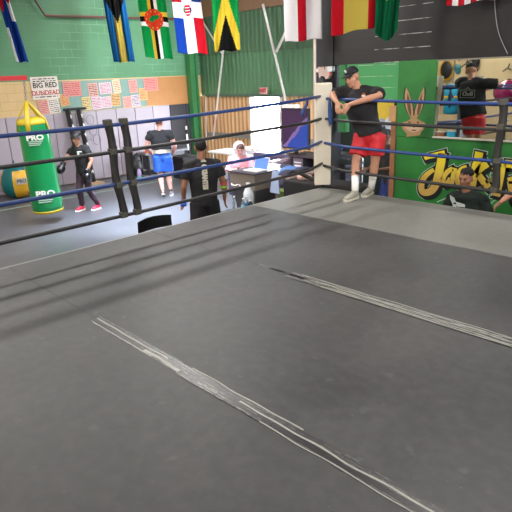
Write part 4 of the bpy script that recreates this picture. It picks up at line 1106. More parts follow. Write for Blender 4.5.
def person(name, label, J, skin, parts, k=1.0, vox=.009, hands=None, bare_feet=False, face=True, neckr=.052, armr=1.0, legr=1.0, sh=1.0):
    """J joints in the place: pelvis, chest, neck, head, face, up, sl, sr, el, er, wl, wr, hl, hr, kl, kr, al, ar (l/r = the person's own)"""
    base = V(((J['al'].x + J['ar'].x) / 2, (J['al'].y + J['ar'].y) / 2, min(J['al'].z, J['ar'].z) - .09))
    t = thing(name, label, 'person', base)
    F = J['front'].normalized()
    bm = bmesh.new()
    P, M = headbm(bm, J['head'], J['face'], J.get('up', V((0, 0, 1))), k)
    tube(bm, [J['neck'] - V((0, 0, .05)), mid(J['neck'], J['head'], .55), J['head'] - V((0, 0, .03))], [neckr * 1.15 * k, neckr * k, neckr * k], 14)
    torso_tube(bm, [J['pelvis'], mid(J['pelvis'], J['chest'], .45), J['chest'], mid(J['chest'], J['neck'], .75)], [(.145 * k * sh, .10 * k), (.125 * k * sh, .09 * k), (.155 * k * sh, .105 * k), (.11 * k * sh, .07 * k)], F)
    for s in 'lr':
        a, e, w = J['s' + s], J['e' + s], J['w' + s]
        tube(bm, [mid(a, J['chest'], .35), a, mid(a, e, .45), e, mid(e, w, .3), mid(e, w, .75), w], [.06 * k * armr, .056 * k * armr, .049 * k * armr, .039 * k * armr, .042 * k * armr, .030 * k * armr, .024 * k * armr], 12)
        h, kn, an = J['h' + s], J['k' + s], J['a' + s]
        tube(bm, [mid(h, J['pelvis'], .3), h, mid(h, kn, .5), kn, mid(kn, an, .3), mid(kn, an, .75), an], [.085 * k * legr, .083 * k * legr, .068 * k * legr, .052 * k * legr, .056 * k * legr, .038 * k * legr, .032 * k * legr], 14)
        H = (hands or {}).get(s)
        if H != 0:
            H = H or {}
            hand(bm, w, H.get('d', (w - e)), H.get('pn', -F), H.get('th', F), k * H.get('k', 1), H.get('curl', .5))
    blobmesh(bm, vox, 'body', skin, t, 1)
    if face: face_parts(P, M, k, t)
    parts(t, J, P, M, F, k)
    return t
def tee(t, J, F, k, m, hem=None, w=1.0, sleeve=.55, depth=1.0, name='shirt', vox=.012, hemz=-.06, sr=1.0):
    bm = bmesh.new(); hp = J['pelvis'] + V((0, 0, hemz)) if hem is None else hem
    torso_tube(bm, [hp, mid(hp, J['chest'], .33), mid(hp, J['chest'], .7), J['chest'] + V((0, 0, .03)), mid(J['chest'], J['neck'], .72), J['neck'] - V((0, 0, .015))],
               [(.178 * w * k, .128 * k * depth), (.170 * w * k, .122 * k * depth), (.180 * w * k, .128 * k * depth), (.188 * w * k, .128 * k * depth), (.158 * w * k, .104 * k), (.070 * k, .070 * k)], F, dome=False)
    for s in 'lr':
        a, e = J['s' + s], J['e' + s]
        tube(bm, [mid(a, J['chest'], .45), mid(a, J['chest'], .1), mid(a, e, .3), mid(a, e, sleeve)], [.085 * k * sr, .083 * k * sr, .080 * k * sr, .074 * k * sr], 16, dome=False)
    nb = J['neck'] - V((0, 0, .035)); tube(bm, [J['sl'], mid(J['sl'], nb, .5) + V((0, 0, .008)), nb - V((0, 0, .01)), mid(J['sr'], nb, .5) + V((0, 0, .008)), J['sr']], [.072 * k * sr, .066 * k, .070 * k, .066 * k, .072 * k * sr], 14)
    return blobmesh(bm, vox, name, m, t, 3, fold(.012 * k))
def shorts(t, J, F, k, m, frac=.72, w=1.0, name='shorts', flare=1.2):
    bm = bmesh.new(); p = J['pelvis']
    torso_tube(bm, [p + V((0, 0, -.03)), p + V((0, 0, .10))], [(.165 * k * w, .118 * k), (.150 * k * w, .105 * k)], F, 24)
    for s in 'lr':
        h, kn = J['h' + s], J['k' + s]
        tube(bm, [h + V((0, 0, .02)), mid(h, kn, frac * .5), mid(h, kn, frac)], [.098 * k * w, .098 * k * w * (1 + flare) / 2, .098 * k * w * flare], 18, dome=False)
    return blobmesh(bm, .012, name, m, t, 2, fold(.010 * k, 6))
def trousers(t, J, F, k, m, name='trousers'):
    bm = bmesh.new(); p = J['pelvis']
    torso_tube(bm, [p + V((0, 0, -.03)), p + V((0, 0, .10))], [(.155 * k, .112 * k), (.148 * k, .10 * k)], F, 24)
    for s in 'lr':
        h, kn, an = J['h' + s], J['k' + s], J['a' + s]
        tube(bm, [h, mid(h, kn, .5), kn, mid(kn, an, .5), mid(kn, an, .92)], [.095 * k, .085 * k, .072 * k, .066 * k, .056 * k], 16)
    return blobmesh(bm, .012, name, m, t, 2, fold(.012 * k, 8))
def hairpiece(P, M, k, t, m=None, r=(.079, .095, .086), off=(0, -.022, .036), vox=.01, amp=.006):
    bm = bmesh.new(); ball(bm, P(*off), tuple(q * k for q in r), 20, M)
    return blobmesh(bm, vox, 'hair', m or M_hair, t, 0, fold(amp, 25))
def sock(t, kn, an, m=M_sock, top=.55, r=.046):
    return tubeo('sock', [mid(kn, an, top), mid(kn, an, .8), an + V((0, 0, -.01))], [r * 1.0, r * .9, r * .85], m, t, 16, dome=False)
def frame(o, ang, z):
    """own frame: ang = heading of the front in degrees from +X"""
    f = V((math.cos(math.radians(ang)), math.sin(math.radians(ang)), 0)); r = V((f.y, -f.x, 0))
    return (lambda x, y, u: V((o[0], o[1], z)) + r * x + f * y + V((0, 0, u))), f, r

# --- the man leaning on the ropes
J = dict(pelvis=V((.83, -.04, .80)), chest=V((.72, -.10, 1.18)), neck=V((.70, -.12, 1.40)), head=V((.650, -.20, 1.520)), face=V((-.02, -.98, -.27)), up=V((-.12, 0, 1)), front=V((-.05, -1, -.1)),
         sr=V((.505, -.13, 1.345)), sl=V((.91, -.09, 1.335)), er=V((.415, -.30, 1.315)), el=V((1.115, -.25, 1.305)), wr=V((.60, -.43, 1.225)), wl=V((.79, -.42, 1.205)),
         hr=V((.73, -.06, .78)), hl=V((.93, -.01, .78)), kr=V((.74, -.20, .44)), kl=V((.93, -.04, .44)), ar=V((.84, -.34, .09)), al=V((.86, -.0, .09)))
def pt(t, J, P, M, F, k):
    tee(t, J, F, k, M_tee, hem=V((.825, -.05, .80)), w=1.17, sleeve=.84, depth=1.07, hemz=0, vox=.010, sr=1.05)
    shorts(t, J, F, k, M_redsh, .72, 1.08, flare=1.06)
    sock(t, J['kr'], J['ar'], top=.45, r=.052); sock(t, J['kl'], J['al'], top=.50, r=.052)
    shoe('shoe', V((.845, -.30, .0)), V((.862, -.60, .0)), M_shoe, M_sole, t, 1.08)
    shoe('shoe', V((.835, .05, .0)), V((.89, -.235, .0)), M_shoe, M_sole, t, 1.08)
    # cap
    bm = bmesh.new(); ball(bm, P(0, -.014, .052), (.086, .103, .084), 24, M)
    for v in list(bm.verts):
        q = M.transposed() @ (v.co - P(0, 0, 0))
        if q.z < .046: v.co = v.co + M @ V((0, 0, .046 - q.z))
    cp = fin(bm, 'cap', M_tee, t, True)
    bm = bmesh.new(); g = []
    for j in range(5):
        row = []
        for i in range(9):
            a = -1.15 + 2.3 * i / 8; r = 1 + .0 * j; ext = j / 4 * .075 * math.cos(a * .9)
            row.append(bm.verts.new(P(.083 * math.sin(a), .088 * math.cos(a) + ext, .056 - .014 * (j / 4) - .012 * math.sin(a) ** 2)))
        g.append(row)
    for j in range(4):
        for i in range(8): bm.faces.new((g[j][i], g[j][i + 1], g[j + 1][i + 1], g[j + 1][i]))
    o = fin(bm, 'brim', M_tee, cp, True); s = o.modifiers.new('s', 'SOLIDIFY'); s.thickness = .006
    b = textmesh('emblem', 'B', .05, Matrix.Translation(P(0, .086, .094)) @ (M @ Matrix(((-1, 0, 0), (0, .25, 1), (0, 1, -.2))).transposed()).to_4x4(), M_white, cp, .004, bold=.002)
    # chest print (round badge)
    fn = V((-.12, -1, 0)).normalized(); c = V((.885, -.262, 1.300)); sd = V((0, 0, 1)).cross(-fn) * -1
    bm = bmesh.new(); Mx = axes(c, V((1, -.12, 0)), V((0, 0, 1)))
    lathe(bm, [(.033, 0), (.033, .004)], c, 20, Mx.to_3x3()); fin(bm, 'chest_badge', mat('badge_orange', 'b05a32', .7), t)
    bm = bmesh.new(); box(bm, (-.028, -.012, .004), (.028, .008, .008), 0, Mx); fin(bm, 'badge_band', M_white, t)
    # back print
    Mb = axes((.74, .055, 1.17), V((-1, 0, 0)), V((0, 0, 1)))
    textmesh('back_print', 'BuD', .10, Mb, mat('print_grey', 'b9b7b2', .7), t, .006)
    bm = bmesh.new()
    for a, b in (((-.12, -.06), (.12, -.06)), ((-.12, .06), (.12, .06)), ((-.12, -.06), (-.12, .06)), ((.12, -.06), (.12, .06)), ((-.05, .06), (0, .10)), ((0, .10), (.05, .06))):
        tube(bm, [Mb @ V((*a, .004)), Mb @ V((*b, .004))], .003, 6)
    fin(bm, 'back_print_frame', MATS['print_grey'], t)
    tubeo('wristband', [J['wl'] + V((.03, .015, .006)), J['wl'] + V((.045, .02, .009))], .031, M_black, t, 14, dome=False) if False else None
corner = person('person', 'man in black cap and red shorts leaning on the top rope by the corner', J, M_skin, pt, 1.05, .007, neckr=.055,
                hands={'r': dict(d=V((.42, -.38, -.80)), pn=V((.3, .6, -.4)), th=V((.8, .2, .5)), curl=.45), 'l': dict(d=V((-.62, -.22, -.72)), pn=V((-.2, .6, -.3)), th=V((-.5, .1, .8)), curl=.4)})

# --- man in blue shorts, back to us
L_, F_, R_ = frame((-5.45, .93), 140, FLOOR)
k = 1.0
J = dict(pelvis=L_(0, 0, .93), chest=L_(0, .02, 1.26), neck=L_(0, .01, 1.48), head=L_(0.0, .05, 1.64), face=F_ + V((0, 0, -.2)), front=F_, up=V((0, 0, 1)),
         sr=L_(.21, 0, 1.42), sl=L_(-.21, 0, 1.42), er=L_(.31, -.02, 1.14), el=L_(-.33, -.02, 1.14), wr=L_(.24, .16, .95), wl=L_(-.24, .16, .95),
         hr=L_(.10, 0, .90), hl=L_(-.10, 0, .90), kr=L_(.10, .06, .49), kl=L_(-.08, .0, .49), ar=L_(.13, -.0, .09), al=L_(-.03, -.20, .12))
def pt(t, J, P, M, F, k):
    tee(t, J, F, k, M_tee, hem=J['pelvis'] + V((0, 0, .14)), w=1.26, sleeve=.5, depth=1.2, hemz=0, sr=1.22)
    bm = bmesh.new(); p = J['pelvis']; torso_tube(bm, [p + V((0, 0, .06)), p + V((0, 0, .18))], [(.19, .145), (.195, .15)], F, dome=False); blobmesh(bm, .012, 'undershirt', mat('cream_cotton', 'd8cdb8', .85), t)
    shorts(t, J, F, k, M_bluesh, .78, 1.22, flare=1.1)
    for s in 'lr': sock(t, J['k' + s], J['a' + s], m=M_black, top=.86, r=.046)
    shoe('shoe', J['ar'] - F * .06 - V((0, 0, .09)), J['ar'] + F * .20 - V((0, 0, .09)), mat('grey_trainer', '8b8489', .6), M_white, t)
    shoe('shoe', J['al'] - F * .05 - V((0, 0, .08)) + V((0, 0, .05)), J['al'] + F * .20 - V((0, 0, .115)), mat('dark_trainer', '3b3438', .6), M_white, t)
    hairpiece(P, M, k, t, M_hair_b, r=(.077, .094, .082), amp=.001)
person('person', 'broad man in black tee and bright blue shorts walking away', J, M_skin_p, pt, 1.02, .012, armr=1.25, legr=1.15, sh=1.1)

# --- boxer in black by the bag
L_, F_, R_ = frame((-5.62, -.92), -75, FLOOR)
J = dict(pelvis=L_(0, 0, .86), chest=L_(0, .03, 1.17), neck=L_(0, .04, 1.36), head=L_(0, .09, 1.50), face=F_ + V((.35, 0, -.12)), front=F_, up=V((0, 0, 1)),
         sr=L_(.18, .02, 1.30), sl=L_(-.17, .0, 1.30), er=L_(.24, .22, 1.09), el=L_(-.25, -.02, 1.05), wr=L_(.20, .34, 1.00), wl=L_(-.20, .10, .84),
         hr=L_(.09, 0, .83), hl=L_(-.09, 0, .83), kr=L_(.09, .10, .46), kl=L_(-.10, .02, .45), ar=L_(.12, .06, .10), al=L_(-.12, -.16, .10))
def boxglove(t, w, d, k=1.0, m=M_glove):
    d = d.normalized(); bm = bmesh.new(); c = w + d * .10
    ball(bm, c, (.088, .088, .088), 18); ball(bm, c + d * .05, (.08, .08, .078), 18); ball(bm, w + d * .02, (.05, .05, .05), 14); ball(bm, c + V((.03, 0, .05)), (.03, .03, .03), 10)
    o = blobmesh(bm, .012, 'boxing_glove', m, t); tubeo('cuff', [w - d * .07, w + d * .03], [.048, .05], m, o, 14, dome=False); return o
def pt(t, J, P, M, F, k):
    tee(t, J, F, k, M_tee, w=.95, sleeve=.6); trousers(t, J, F, k, M_plum)
    boxglove(t, J['wr'], J['wr'] - J['er']); g = boxglove(t, J['wl'], V((0, -.1, -1)))
    bm = bmesh.new(); ball(bm, J['wl'] + V((.07, -.02, -.10)), (.012, .03, .03), 10); fin(bm, 'glove_badge', M_white, g)
    shoe('boot', J['ar'] - F * .05 - V((0, 0, .10)), J['ar'] + F * .20 - V((0, 0, .10)), M_redshoe, M_white, t, 1.05, .07)
    shoe('boot', J['al'] - F * .05 - V((0, 0, .10)), J['al'] + F * .20 - V((0, 0, .10)), M_redshoe, M_white, t, 1.05, .07)
    bm = bmesh.new(); ball(bm, P(0, -.012, .045), (.086, .102, .080), 20, M)
    for v in list(bm.verts):
        q = M.transposed() @ (v.co - P(0, 0, 0))
        if q.z < .035: v.co = v.co + M @ V((0, 0, .035 - q.z))
    hat = fin(bm, 'hat', M_black, t, True); bm = bmesh.new(); lathe(bm, [(.06, 0), (.112, -.006), (.115, 0), (.085, .012)], P(0, -.0, .04), 24, M); fin(bm, 'brim', M_black, hat, True)
    fn = V((.93, -.35, 0)).normalized(); c = J['chest'] + V((.125, -.06, .04)); Mx = axes(c, fn.cross(V((0, 0, 1))) * -1, V((0, 0, 1)))
    bm = bmesh.new(); box(bm, (-.06, -.05, -.02), (.06, .05, .012), .006, Mx); p_ = fin(bm, 'chest_print', mat('shirt_print', 'c9cbb8', .7), t)
    bm = bmesh.new(); box(bm, (-.02, -.02, .012), (.02, .03, .015), 0, Mx); box(bm, (-.07, -.085, -.02), (.07, -.07, .010), 0, Mx); fin(bm, 'print_detail', M_tee, p_)
person('person', 'boxer in black hat, black gloves and red boots sparring beside the green bag', J, M_skin, pt, .98, .012, hands={'r': 0, 'l': 0})

# --- man walking along the ring with vertical lettering on his back
L_, F_, R_ = frame((-.88, -1.50), 150, FLOOR)
J = dict(pelvis=L_(0, -.0, .95), chest=L_(0, .0, 1.28), neck=L_(0, .02, 1.52), head=L_(0, .06, 1.68), face=F_, front=F_, up=V((0, 0, 1)),
         sr=L_(.20, 0, 1.45), sl=L_(-.20, 0, 1.45), er=L_(.28, -.03, 1.17), el=L_(-.28, -.03, 1.17), wr=L_(.30, .08, .92), wl=L_(-.29, .08, .95),
         hr=L_(.10, 0, .92), hl=L_(-.10, 0, .92), kr=L_(.11, .05, .50), kl=L_(-.11, -.02, .50), ar=L_(.12, .10, .09), al=L_(-.12, -.12, .09))
def pt(t, J, P, M, F, k):
    tee(t, J, F, k, M_tee, w=1.08, sleeve=.62, depth=1.05); shorts(t, J, F, k, mat('black_mesh_shorts', '19181b', .8), .74, 1.1)
    hairpiece(P, M, k, t, r=(.079, .096, .088), amp=.002, off=(0, -.018, .034))
    for s in 'lr':
        shoe('shoe', J['a' + s] - F * .06 - V((0, 0, .09)), J['a' + s] + F * .20 - V((0, 0, .09)), M_black, M_white, t); sock(t, J['k' + s], J['a' + s], top=.8)
    tubeo('hand_wrap', [J['wl'] - V((0, 0, .02)), J['wl'] + V((0, 0, .03))], .042, mat('blue_hand_wrap', '2f62c8', .6), t, 14, dome=False)
    o = tubeo('hand_wrap', [J['wl'] + V((.02, -.02, -.06)), J['wl'] + V((.02, -.02, -.01))], .045, MATS['blue_hand_wrap'], t, 14, dome=False)
    bk = -F; c = mid(J['pelvis'], J['chest'], .92) + bk * .150 + V((0, 0, .055)) ; sd = V((0, 0, 1)).cross(bk)
    Mx = axes(c, V((0, 0, -1)), sd)
    textmesh('back_lettering', 'OKSANTES', .088, Mx, mat('shirt_lettering', 'd8d2c0', .8), t, .008, bold=.007, sx=.78)
    Mx2 = axes(c + V((0, 0, .215)) - bk * .012, sd, V((0, 0, 1))); bm = bmesh.new(); box(bm, (-.035, -.012, 0), (.035, .006, .012), 0, Mx2); box(bm, (-.02, .008, 0), (.02, .018, .012), 0, Mx2); fin(bm, 'back_emblem', MATS['shirt_lettering'], t)
    for i, (z, m) in enumerate(((0, mat('bright_red_band', 'd8404a', .5)), (-.05, mat('lime_band', '9ad04a', .5)))):
        q = mid(J['sr'], J['er'], .93) + V((0, 0, z)); tubeo('arm_band', [q, q - V((0, 0, .022))], .050, m, t, 14, dome=False)
person('person', 'man in black tee with pale vertical lettering down the back, beside the ring', J, M_skin_d, pt, 1.0, .009)

# --- seated person in pink with a white hood
L_, F_, R_ = frame((-2.92, 1.05), -42, FLOOR)
J = dict(pelvis=L_(0, 0, .58), chest=L_(0, .05, .90), neck=L_(0, .06, 1.10), head=L_(0, .10, 1.24), face=F_ + V((0, 0, -.35)), front=F_, up=V((0, 0, 1)),
         sr=L_(.18, .03, 1.04), sl=L_(-.18, .03, 1.04), er=L_(.24, .12, .82), el=L_(-.24, .12, .82), wr=L_(.10, .34, .90), wl=L_(-.10, .34, .90),
         hr=L_(.10, .05, .55), hl=L_(-.10, .05, .55), kr=L_(.11, .45, .52), kl=L_(-.11, .45, .52), ar=L_(.11, .42, .09), al=L_(-.11, .42, .09))
L_p = L_
def pt(t, J, P, M, F, k):
    tee(t, J, F, k, M_pinksh, sleeve=.95, w=1.05); trousers(t, J, F, k, mat('grey_trousers', '4a4a55', .8))
    hairpiece(P, M, k, t, mat('auburn_hair', '4f2f26', .7), r=(.080, .095, .084), off=(0, -.014, .038))
    bm = bmesh.new(); ball(bm, P(.02, -.055, .01), (.115, .085, .135), 18, M); ball(bm, P(0, -.06, -.13), (.13, .09, .09), 14, M); blobmesh(bm, .012, 'hood', M_hood, t, 1)
    for s in 'lr': shoe('shoe', J['a' + s] - F * .06 - V((0, 0, .09)), J['a' + s] + F * .2 - V((0, 0, .09)), M_black, M_white, t)
person('person', 'seated person in pink top with a white hood behind the grey-brown cabinet', J, M_skin_p, pt, 1.0, .012)
t = thing('stool', 'plain stool under the person in pink', 'stool', L_(0, 0, 0)); c = L_(0, 0, 0)
bm = bmesh.new(); lathe(bm, [(.17, .43), (.18, .44), (.18, .47), (.17, .48)], c, 24); fin(bm, 'seat', M_black, t, True)
for a in range(4): x = .13 * math.cos(PI / 4 + a * PI / 2); y = .13 * math.sin(PI / 4 + a * PI / 2); bm = bmesh.new(); tube(bm, [c + V((x * 1.3, y * 1.3, 0)), c + V((x, y, .43))], .014, 8, dome=False); fin(bm, 'leg', M_steel, t)

# --- man sitting in front of the mural
L_, F_, R_ = frame((1.93, .62), -82, FLOOR)
J = dict(pelvis=L_(0, 0, .50), chest=L_(.0, .0, .82), neck=L_(.02, .02, 1.08), head=L_(.03, .07, 1.245), face=F_ + V((-.15, 0, -.12)), front=F_, up=V((.05, 0, 1)),
         sr=L_(.21, .0, .97), sl=L_(-.20, .0, .97), er=L_(.29, .05, .70), el=L_(-.30, .05, .70), wr=L_(.16, .27, .66), wl=L_(-.10, .26, .68),
         hr=L_(.10, .05, .50), hl=L_(-.10, .05, .50), kr=L_(.15, .45, .52), kl=L_(-.15, .45, .52), ar=L_(.15, .40, .09), al=L_(-.15, .40, .09))
def pt(t, J, P, M, F, k):
    tee(t, J, F, k, M_tee_g, w=1.12, sleeve=.62, depth=1.1); shorts(t, J, F, k, M_black, .8)
    hairpiece(P, M, k, t, r=(.080, .09, .066), off=(0, -.018, .070), amp=.016); 
    bm = bmesh.new(); ball(bm, P(0, .040, -.078), tuple((.050, .048, .034)), 14, M); blobmesh(bm, .008, 'beard', mat('short_beard', '251a16', .8), t, 0) if False else bm.free()
    for s in 'lr': shoe('shoe', J['a' + s] - F * .06 - V((0, 0, .09)), J['a' + s] + F * .2 - V((0, 0, .09)), M_black, M_white, t)
    fd = F; c = on(457, 203, 1, .40); Mx = axes(c, V((1, 0, -.25)), V((.25, .1, 1)))
    bm = bmesh.new()
    for pts in ([(-.12, .06), (-.06, .05), (-.02, .01), (-.05, -.03), (-.10, .02)], [(-.02, .01), (.10, .02), (.12, -.01), (.02, -.04)], [(-.05, -.03), (.0, -.02), (.02, -.08), (-.03, -.06)]):
        poly(bm, [Mx @ V((*p, .0)) for p in pts], Mx.to_3x3() @ V((0, 0, 1)), .012)
    fin(bm, 'shirt_print', mat('pale_shirt_print', 'b9c0bb', .7), t)
person('person', 'man in dark green tee seated before the yellow mural lettering', J, M_skin_d, pt, 1.0, .009)
t = thing('bench', 'dark bench along the foot of the green mural', 'bench', (2.3, .8, -1))
boxo('seat', (1.45, .50, -.60), (3.4, .92, -.555), M_black, t, .01)
for x in (1.5, 3.3):
    for y in (.54, .88): bm = bmesh.new(); tube(bm, [(x, y, -1), (x, y, -.6)], .02, 8, dome=False); fin(bm, 'leg', M_blackm, t)

# --- person at the right edge, mostly the forearm shows
L_, F_, R_ = frame((2.78, .66), -100, FLOOR)
J = dict(pelvis=L_(0, 0, .50), chest=L_(0, .08, .82), neck=L_(0, .14, 1.03), head=L_(0, .22, 1.17), face=F_ + V((0, 0, -.2)), front=F_, up=V((0, 0, 1)),
         sr=L_(.21, .10, .98), sl=L_(-.20, .10, .98), er=L_(.27, .18, .82), el=L_(-.28, .16, .75), wr=L_(.30, .42, .84), wl=L_(-.10, .40, .66),
         hr=L_(.10, .05, .50), hl=L_(-.10, .05, .50), kr=L_(.15, .45, .52), kl=L_(-.15, .45, .52), ar=L_(.15, .40, .09), al=L_(-.15, .40, .09))
J['er'] = on(512, 193, 1, .52); J['wr'] = on(500, 203, 1, .34)
def pt(t, J, P, M, F, k):
    tee(t, J, F, k, M_tee, w=1.1, sleeve=.75); shorts(t, J, F, k, M_black, .8); hairpiece(P, M, k, t)
    for s in 'lr': shoe('shoe', J['a' + s] - F * .06 - V((0, 0, .09)), J['a' + s] + F * .2 - V((0, 0, .09)), M_black, M_white, t)
person('person', 'seated figure in black sleeve at the right edge, only the arm in view', J, M_skin, pt, 1.0, .010)

# --- person behind the man in red shorts
L_, F_, R_ = frame((-.02, 1.85), -120, FLOOR)
J = dict(pelvis=L_(0, 0, .88), chest=L_(0, .03, 1.19), neck=L_(0, .07, 1.40), head=L_(-.0, .12, 1.55), face=F_ + V((0, 0, -.4)), front=F_, up=V((0, 0, 1)),
         sr=L_(.19, .03, 1.33), sl=L_(-.19, .03, 1.33), er=L_(.24, .12, 1.07), el=L_(-.25, .10, 1.05), wr=L_(.20, .34, 1.0), wl=L_(-.22, .33, 1.05),
         hr=L_(.10, 0, .86), hl=L_(-.10, 0, .86), kr=L_(.10, .03, .48), kl=L_(-.10, .03, .48), ar=L_(.10, 0, .09), al=L_(-.10, 0, .09))
def pt(t, J, P, M, F, k):
    tee(t, J, F, k, M_tee, w=1.0, hemz=-.12); shorts(t, J, F, k, M_navy, .95, 1.1); hairpiece(P, M, k, t)
    for s in 'lr': shoe('shoe', J['a' + s] - F * .06 - V((0, 0, .09)), J['a' + s] + F * .2 - V((0, 0, .09)), M_black, M_white, t)
person('person', 'dark-haired person in black tee and navy shorts half hidden behind the leaning man', J, M_skin_dd, pt, .98, .010)

# ------------------------------------------------------------------ gear seen in the mirror, on and before the back wall (mirrors to y = 2.4 - y)
def back(px, py, Yv, off=0):
    p = on(px, py, 1, Yv); return V((p.x, 2 * YM - Yv, p.z))
yb = -8.9; Yv = 2 * YM - yb
w1 = struct(boxo('wall_gear_partition', (-6.2, -9.1, -1), (.5, -9.0, 3.6), M_backwall))
def hung(px, py, r, m, lab, nm, cat_, rim=None, depth=.1):
    c = back(px, py, Yv); t = thing(nm, lab, cat_, c - V((0, 0, r[1]))); bm = bmesh.new(); ball(bm, c, (r[0], depth, r[1]), 20); fin(bm, 'shield', m, t, True)
    if rim:
        bm = bmesh.new(); n = 20
        for i in range(n):
            a = 2 * PI * i / n; b = 2 * PI * (i + 1) / n
            tube(bm, [c + V((r[0] * math.cos(a), .03, r[1] * math.sin(a))), c + V((r[0] * math.cos(b), .03, r[1] * math.sin(b)))], .03, 6, dome=False)
        fin(bm, 'rim', rim, t)
    tubeo('hook', [c + V((0, -.06, r[1] + .1)), c + V((0, .0, r[1] + .06)), c + V((0, 0, r[1] - .02))], .012, M_blackm, t); return t
hung(447, 70, (.24, .31), M_black, 'round black strike shield with yellow rim reflected in the mirror', 'strike_shield', 'strike shield', M_yel)
hung(441, 93, (.20, .33), mat('dark_brown_vinyl', '3a332b', .5), 'dark oval shield below the round black one in the mirror', 'strike_shield', 'strike shield', M_yel)
hung(476, 62, (.13, .19), M_black, 'black headguard hanging beside the reflected man', 'headguard', 'headguard')
M_cy = mat('cyan_vinyl', '1c93b4', .4)
c = back(452, 100, 10.6)
t = thing('heavy_bag', 'cyan heavy bag with yellow band reflected in the mirror', 'punching bag', c); bm = bmesh.new(); lathe(bm, [(.2, -.42), (.24, -.38), (.24, .42), (.2, .48)], c, 24); fin(bm, 'body', M_cy, t, True)
bm = bmesh.new(); lathe(bm, [(.246, .06), (.246, .13)], c, 24); fin(bm, 'band', M_yel, t, True)
tubeo('chain', [c + V((0, 0, .48)), V((c.x, c.y, 4.4))], .02, M_steel, t)
c = back(457, 68, 10.9); t = thing('focus_mitt', 'teal mitt hanging right of the round shield in the mirror', 'mitt', c); bm = bmesh.new(); ball(bm, c, (.15, .06, .12), 14); ball(bm, c + V((.05, 0, -.1)), (.1, .05, .1), 12); blobmesh(bm, .02, 'pad', M_teal, t)
for (px, py) in ((463, 58), (472, 60), (466, 64), (508, 68)):
    c = back(px, py, Yv); t = thing('wall_hook', 'small black coat hook on the cream wall, seen in the mirror', 'hook', c, 'black hooks on the cream wall')
    bm = bmesh.new(); tube(bm, [c + V((0, -.1, .12)), c + V((.02, .05, .0)), c + V((-.1, .08, -.08))], .02, 8); tube(bm, [c + V((.02, .05, 0)), c + V((.14, .08, -.06))], .02, 8); fin(bm, 'hook', M_black, t)
# rack frame in the mirror
c = back(463, 100, 9.6)
t = thing('weight_rack', 'tall grey and black rack frame reflected left of the man in the mirror', 'rack', V((c.x, c.y, -1)))
for i, (px, m) in enumerate(((461, M_blackm), (465, M_steel), (470, M_blackm), (474, M_steel))):
    q = back(px, 100, 9.6 - .1 * i); bm = bmesh.new(); box(bm, (q.x - .05, q.y - .05, -1), (q.x + .05, q.y + .05, 1.30)); fin(bm, 'upright', m, t)
for z in (1.28, .05, -.5): q0 = back(459, 100, 9.6); q1 = back(476, 100, 9.3); boxo('crossbar', (min(q0.x, q1.x), q0.y - .04, z - .04), (max(q0.x, q1.x), q0.y + .04, z + .04), M_steel if z > 1 else M_blackm, t)
c = back(452, 125, 10.2)
t = thing('low_shelf', 'low shelf of boxes along the cream wall in the mirror', 'shelf', V((c.x, c.y, -1)))
boxo('shelf_board', (c.x - .8, c.y - .2, -.12), (c.x + .6, c.y + .2, -.06), M_black, t); boxo('shelf_board', (c.x - .8, c.y - .2, -.6), (c.x + .6, c.y + .2, -.55), M_black, t)
for x in (c.x - .78, c.x + .58): boxo('post', (x - .03, c.y - .2, -1), (x + .03, c.y + .2, -.06), M_blackm, t)
for i, (dx, m, h) in enumerate(((-.65, M_plywood, .3), (-.3, M_wood, .22), (.05, M_cy, .26), (.35, M_white, .2))):
    tt = thing('storage_box', ['tan', 'brown', 'cyan', 'white'][i] + ' box on the low shelf in the mirror', 'box', V((c.x + dx, c.y, -.55))); boxo('body', (c.x + dx - .13, c.y - .13, -.55), (c.x + dx + .13, c.y + .13, -.55 + h), m, tt, .01); boxo('lid', (c.x + dx - .14, c.y - .14, -.55 + h), (c.x + dx + .14, c.y + .14, -.53 + h), M_white, tt)
# glossy magenta ball
c = back(508, 92, 8.9)
t = thing('exercise_ball', 'glossy magenta ball reflected at the right of the mirror', 'ball', c); bm = bmesh.new(); ball(bm, c, (.36, .36, .31), 32); fin(bm, 'body', mat('magenta_gloss', '7d1547', .15, coat=.6), t, True)
bm = bmesh.new(); lathe(bm, [(.04, .30), (.05, .33)], c, 12); fin(bm, 'valve', M_black, t)
st = thing('ball_stand', 'dark post carrying the magenta ball', 'stand', V((c.x, c.y, -1)))
bm = bmesh.new(); lathe(bm, [(.3, 0), (.3, .04), (.05, .06), (.05, c.z + 1 - .32), (.16, c.z + 1 - .29)], V((c.x, c.y, -1)), 24); fin(bm, 'stem', M_black, st, True)
bm = bmesh.new(); tube(bm, [V((c.x - .1, c.y, .2)), V((c.x + .1, c.y, .2))], .02, 8); fin(bm, 'pin', M_steel, st)

# ------------------------------------------------------------------ light: roof fittings, added fill lights, daylight through the doorway
M_tube = mat('lamp_diffuser', 'f4f2ea', .5, emit=2.0)
def strip_lamp(x, y, z, lx, ly, W, lab, col=(1, .97, .93), spread=PI):
    t = thing('ceiling_lamp', lab, 'ceiling lamp', (x, y, z), 'strip lamps under the roof')
    boxo('housing', (x - lx / 2 - .04, y - ly / 2 - .04, z + .02), (x + lx / 2 + .04, y + ly / 2 + .04, z + .10), M_white, t, .01)
    boxo('diffuser', (x - lx / 2, y - ly / 2, z + .005), (x + lx / 2, y + ly / 2, z + .02), M_tube, t)
    tubeo('hanger', [(x, y, z + .1), (x, y, 4.4)], .01, M_steel, t, 8, dome=False)
    l = bpy.data.lights.new('strip_light', 'AREA'); l.shape = 'RECTANGLE'; l.size = lx; l.size_y = ly; l.energy = W; l.color = col; l.spread = spread
    o = bpy.data.objects.new('strip_light', l); COL.objects.link(o); o.location = (x, y, z); par(o, t) if False else None
KEY = 165; FILL = 95
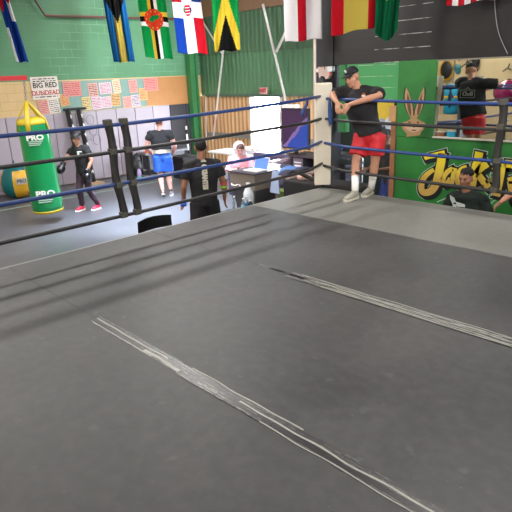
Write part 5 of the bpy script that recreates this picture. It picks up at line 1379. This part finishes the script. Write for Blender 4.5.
strip_lamp(-2.3, -4.6, 3.85, .34, 3.2, KEY, 'strip lamp hanging over the left side of the ring')
strip_lamp(-2.3, -.9, 3.85, .34, 2.4, KEY * 1.25, 'strip lamp hanging over the far left of the ring')
for (x, y, wt) in ((3.2, -1.2, 1.0), (3.6, -6.0, .4), (-5.6, -4.0, 1.3), (-6.6, 1.6, 1.35), (-3.2, -8.0, 1.0), (5.6, -3.4, .7), (.2, 3.0, .35)):  # unseen lamps added as base fill for the room and mirror view
    strip_lamp(x, y, 4.05 if y < 2.5 else 3.6, 1.3, 1.3, FILL * wt, 'square roof lamp over the gym floor')
def spot(name, loc, tgt, W, size, col):
    l = bpy.data.lights.new(name, 'AREA'); l.energy = W; l.size = size; l.color = col; o = bpy.data.objects.new(name, l); COL.objects.link(o); o.location = loc
    o.rotation_euler = (V(tgt) - V(loc)).to_track_quat('-Z', 'Y').to_euler(); return o
o_ = spot('front_fill', (6.4, -7.2, 3.3), (-.3, .6, 1.1), 70, .5, (1, .97, .93)); o_.data.spread = math.radians(75)  # unseen fill added behind the camera to brighten surfaces facing it
o_ = spot('blue_floor_fill', (-3.6, -.4, 4.3), (-3.9, -.2, -1), 330, 1.6, (.68, .80, 1)); o_.data.spread = math.radians(55)  # bluish fill added under the roof to brighten the floor beside the ring
spot('wall_flood', (-4.2, 3.9, 3.5), (-8.9, -.6, 2.4), 30, .12, (1, .96, .9))
sun = bpy.data.lights.new('sun', 'SUN'); sun.energy = 75; sun.angle = .01; sun.color = (1, .96, .88)
so = bpy.data.objects.new('sun', sun); COL.objects.link(so); so.rotation_euler = V((.95, -1, -.22)).to_track_quat('-Z', 'Y').to_euler()
W = bpy.data.worlds.new('sky'); S.world = W; W.use_nodes = True
bg = W.node_tree.nodes['Background']; bg.inputs['Color'].default_value = (.80, .90, 1, 1); bg.inputs['Strength'].default_value = 45

vs = S.view_settings; vs.view_transform = 'Standard'; vs.look = 'None'; vs.exposure = 0; vs.gamma = 1; vs.use_curve_mapping = False
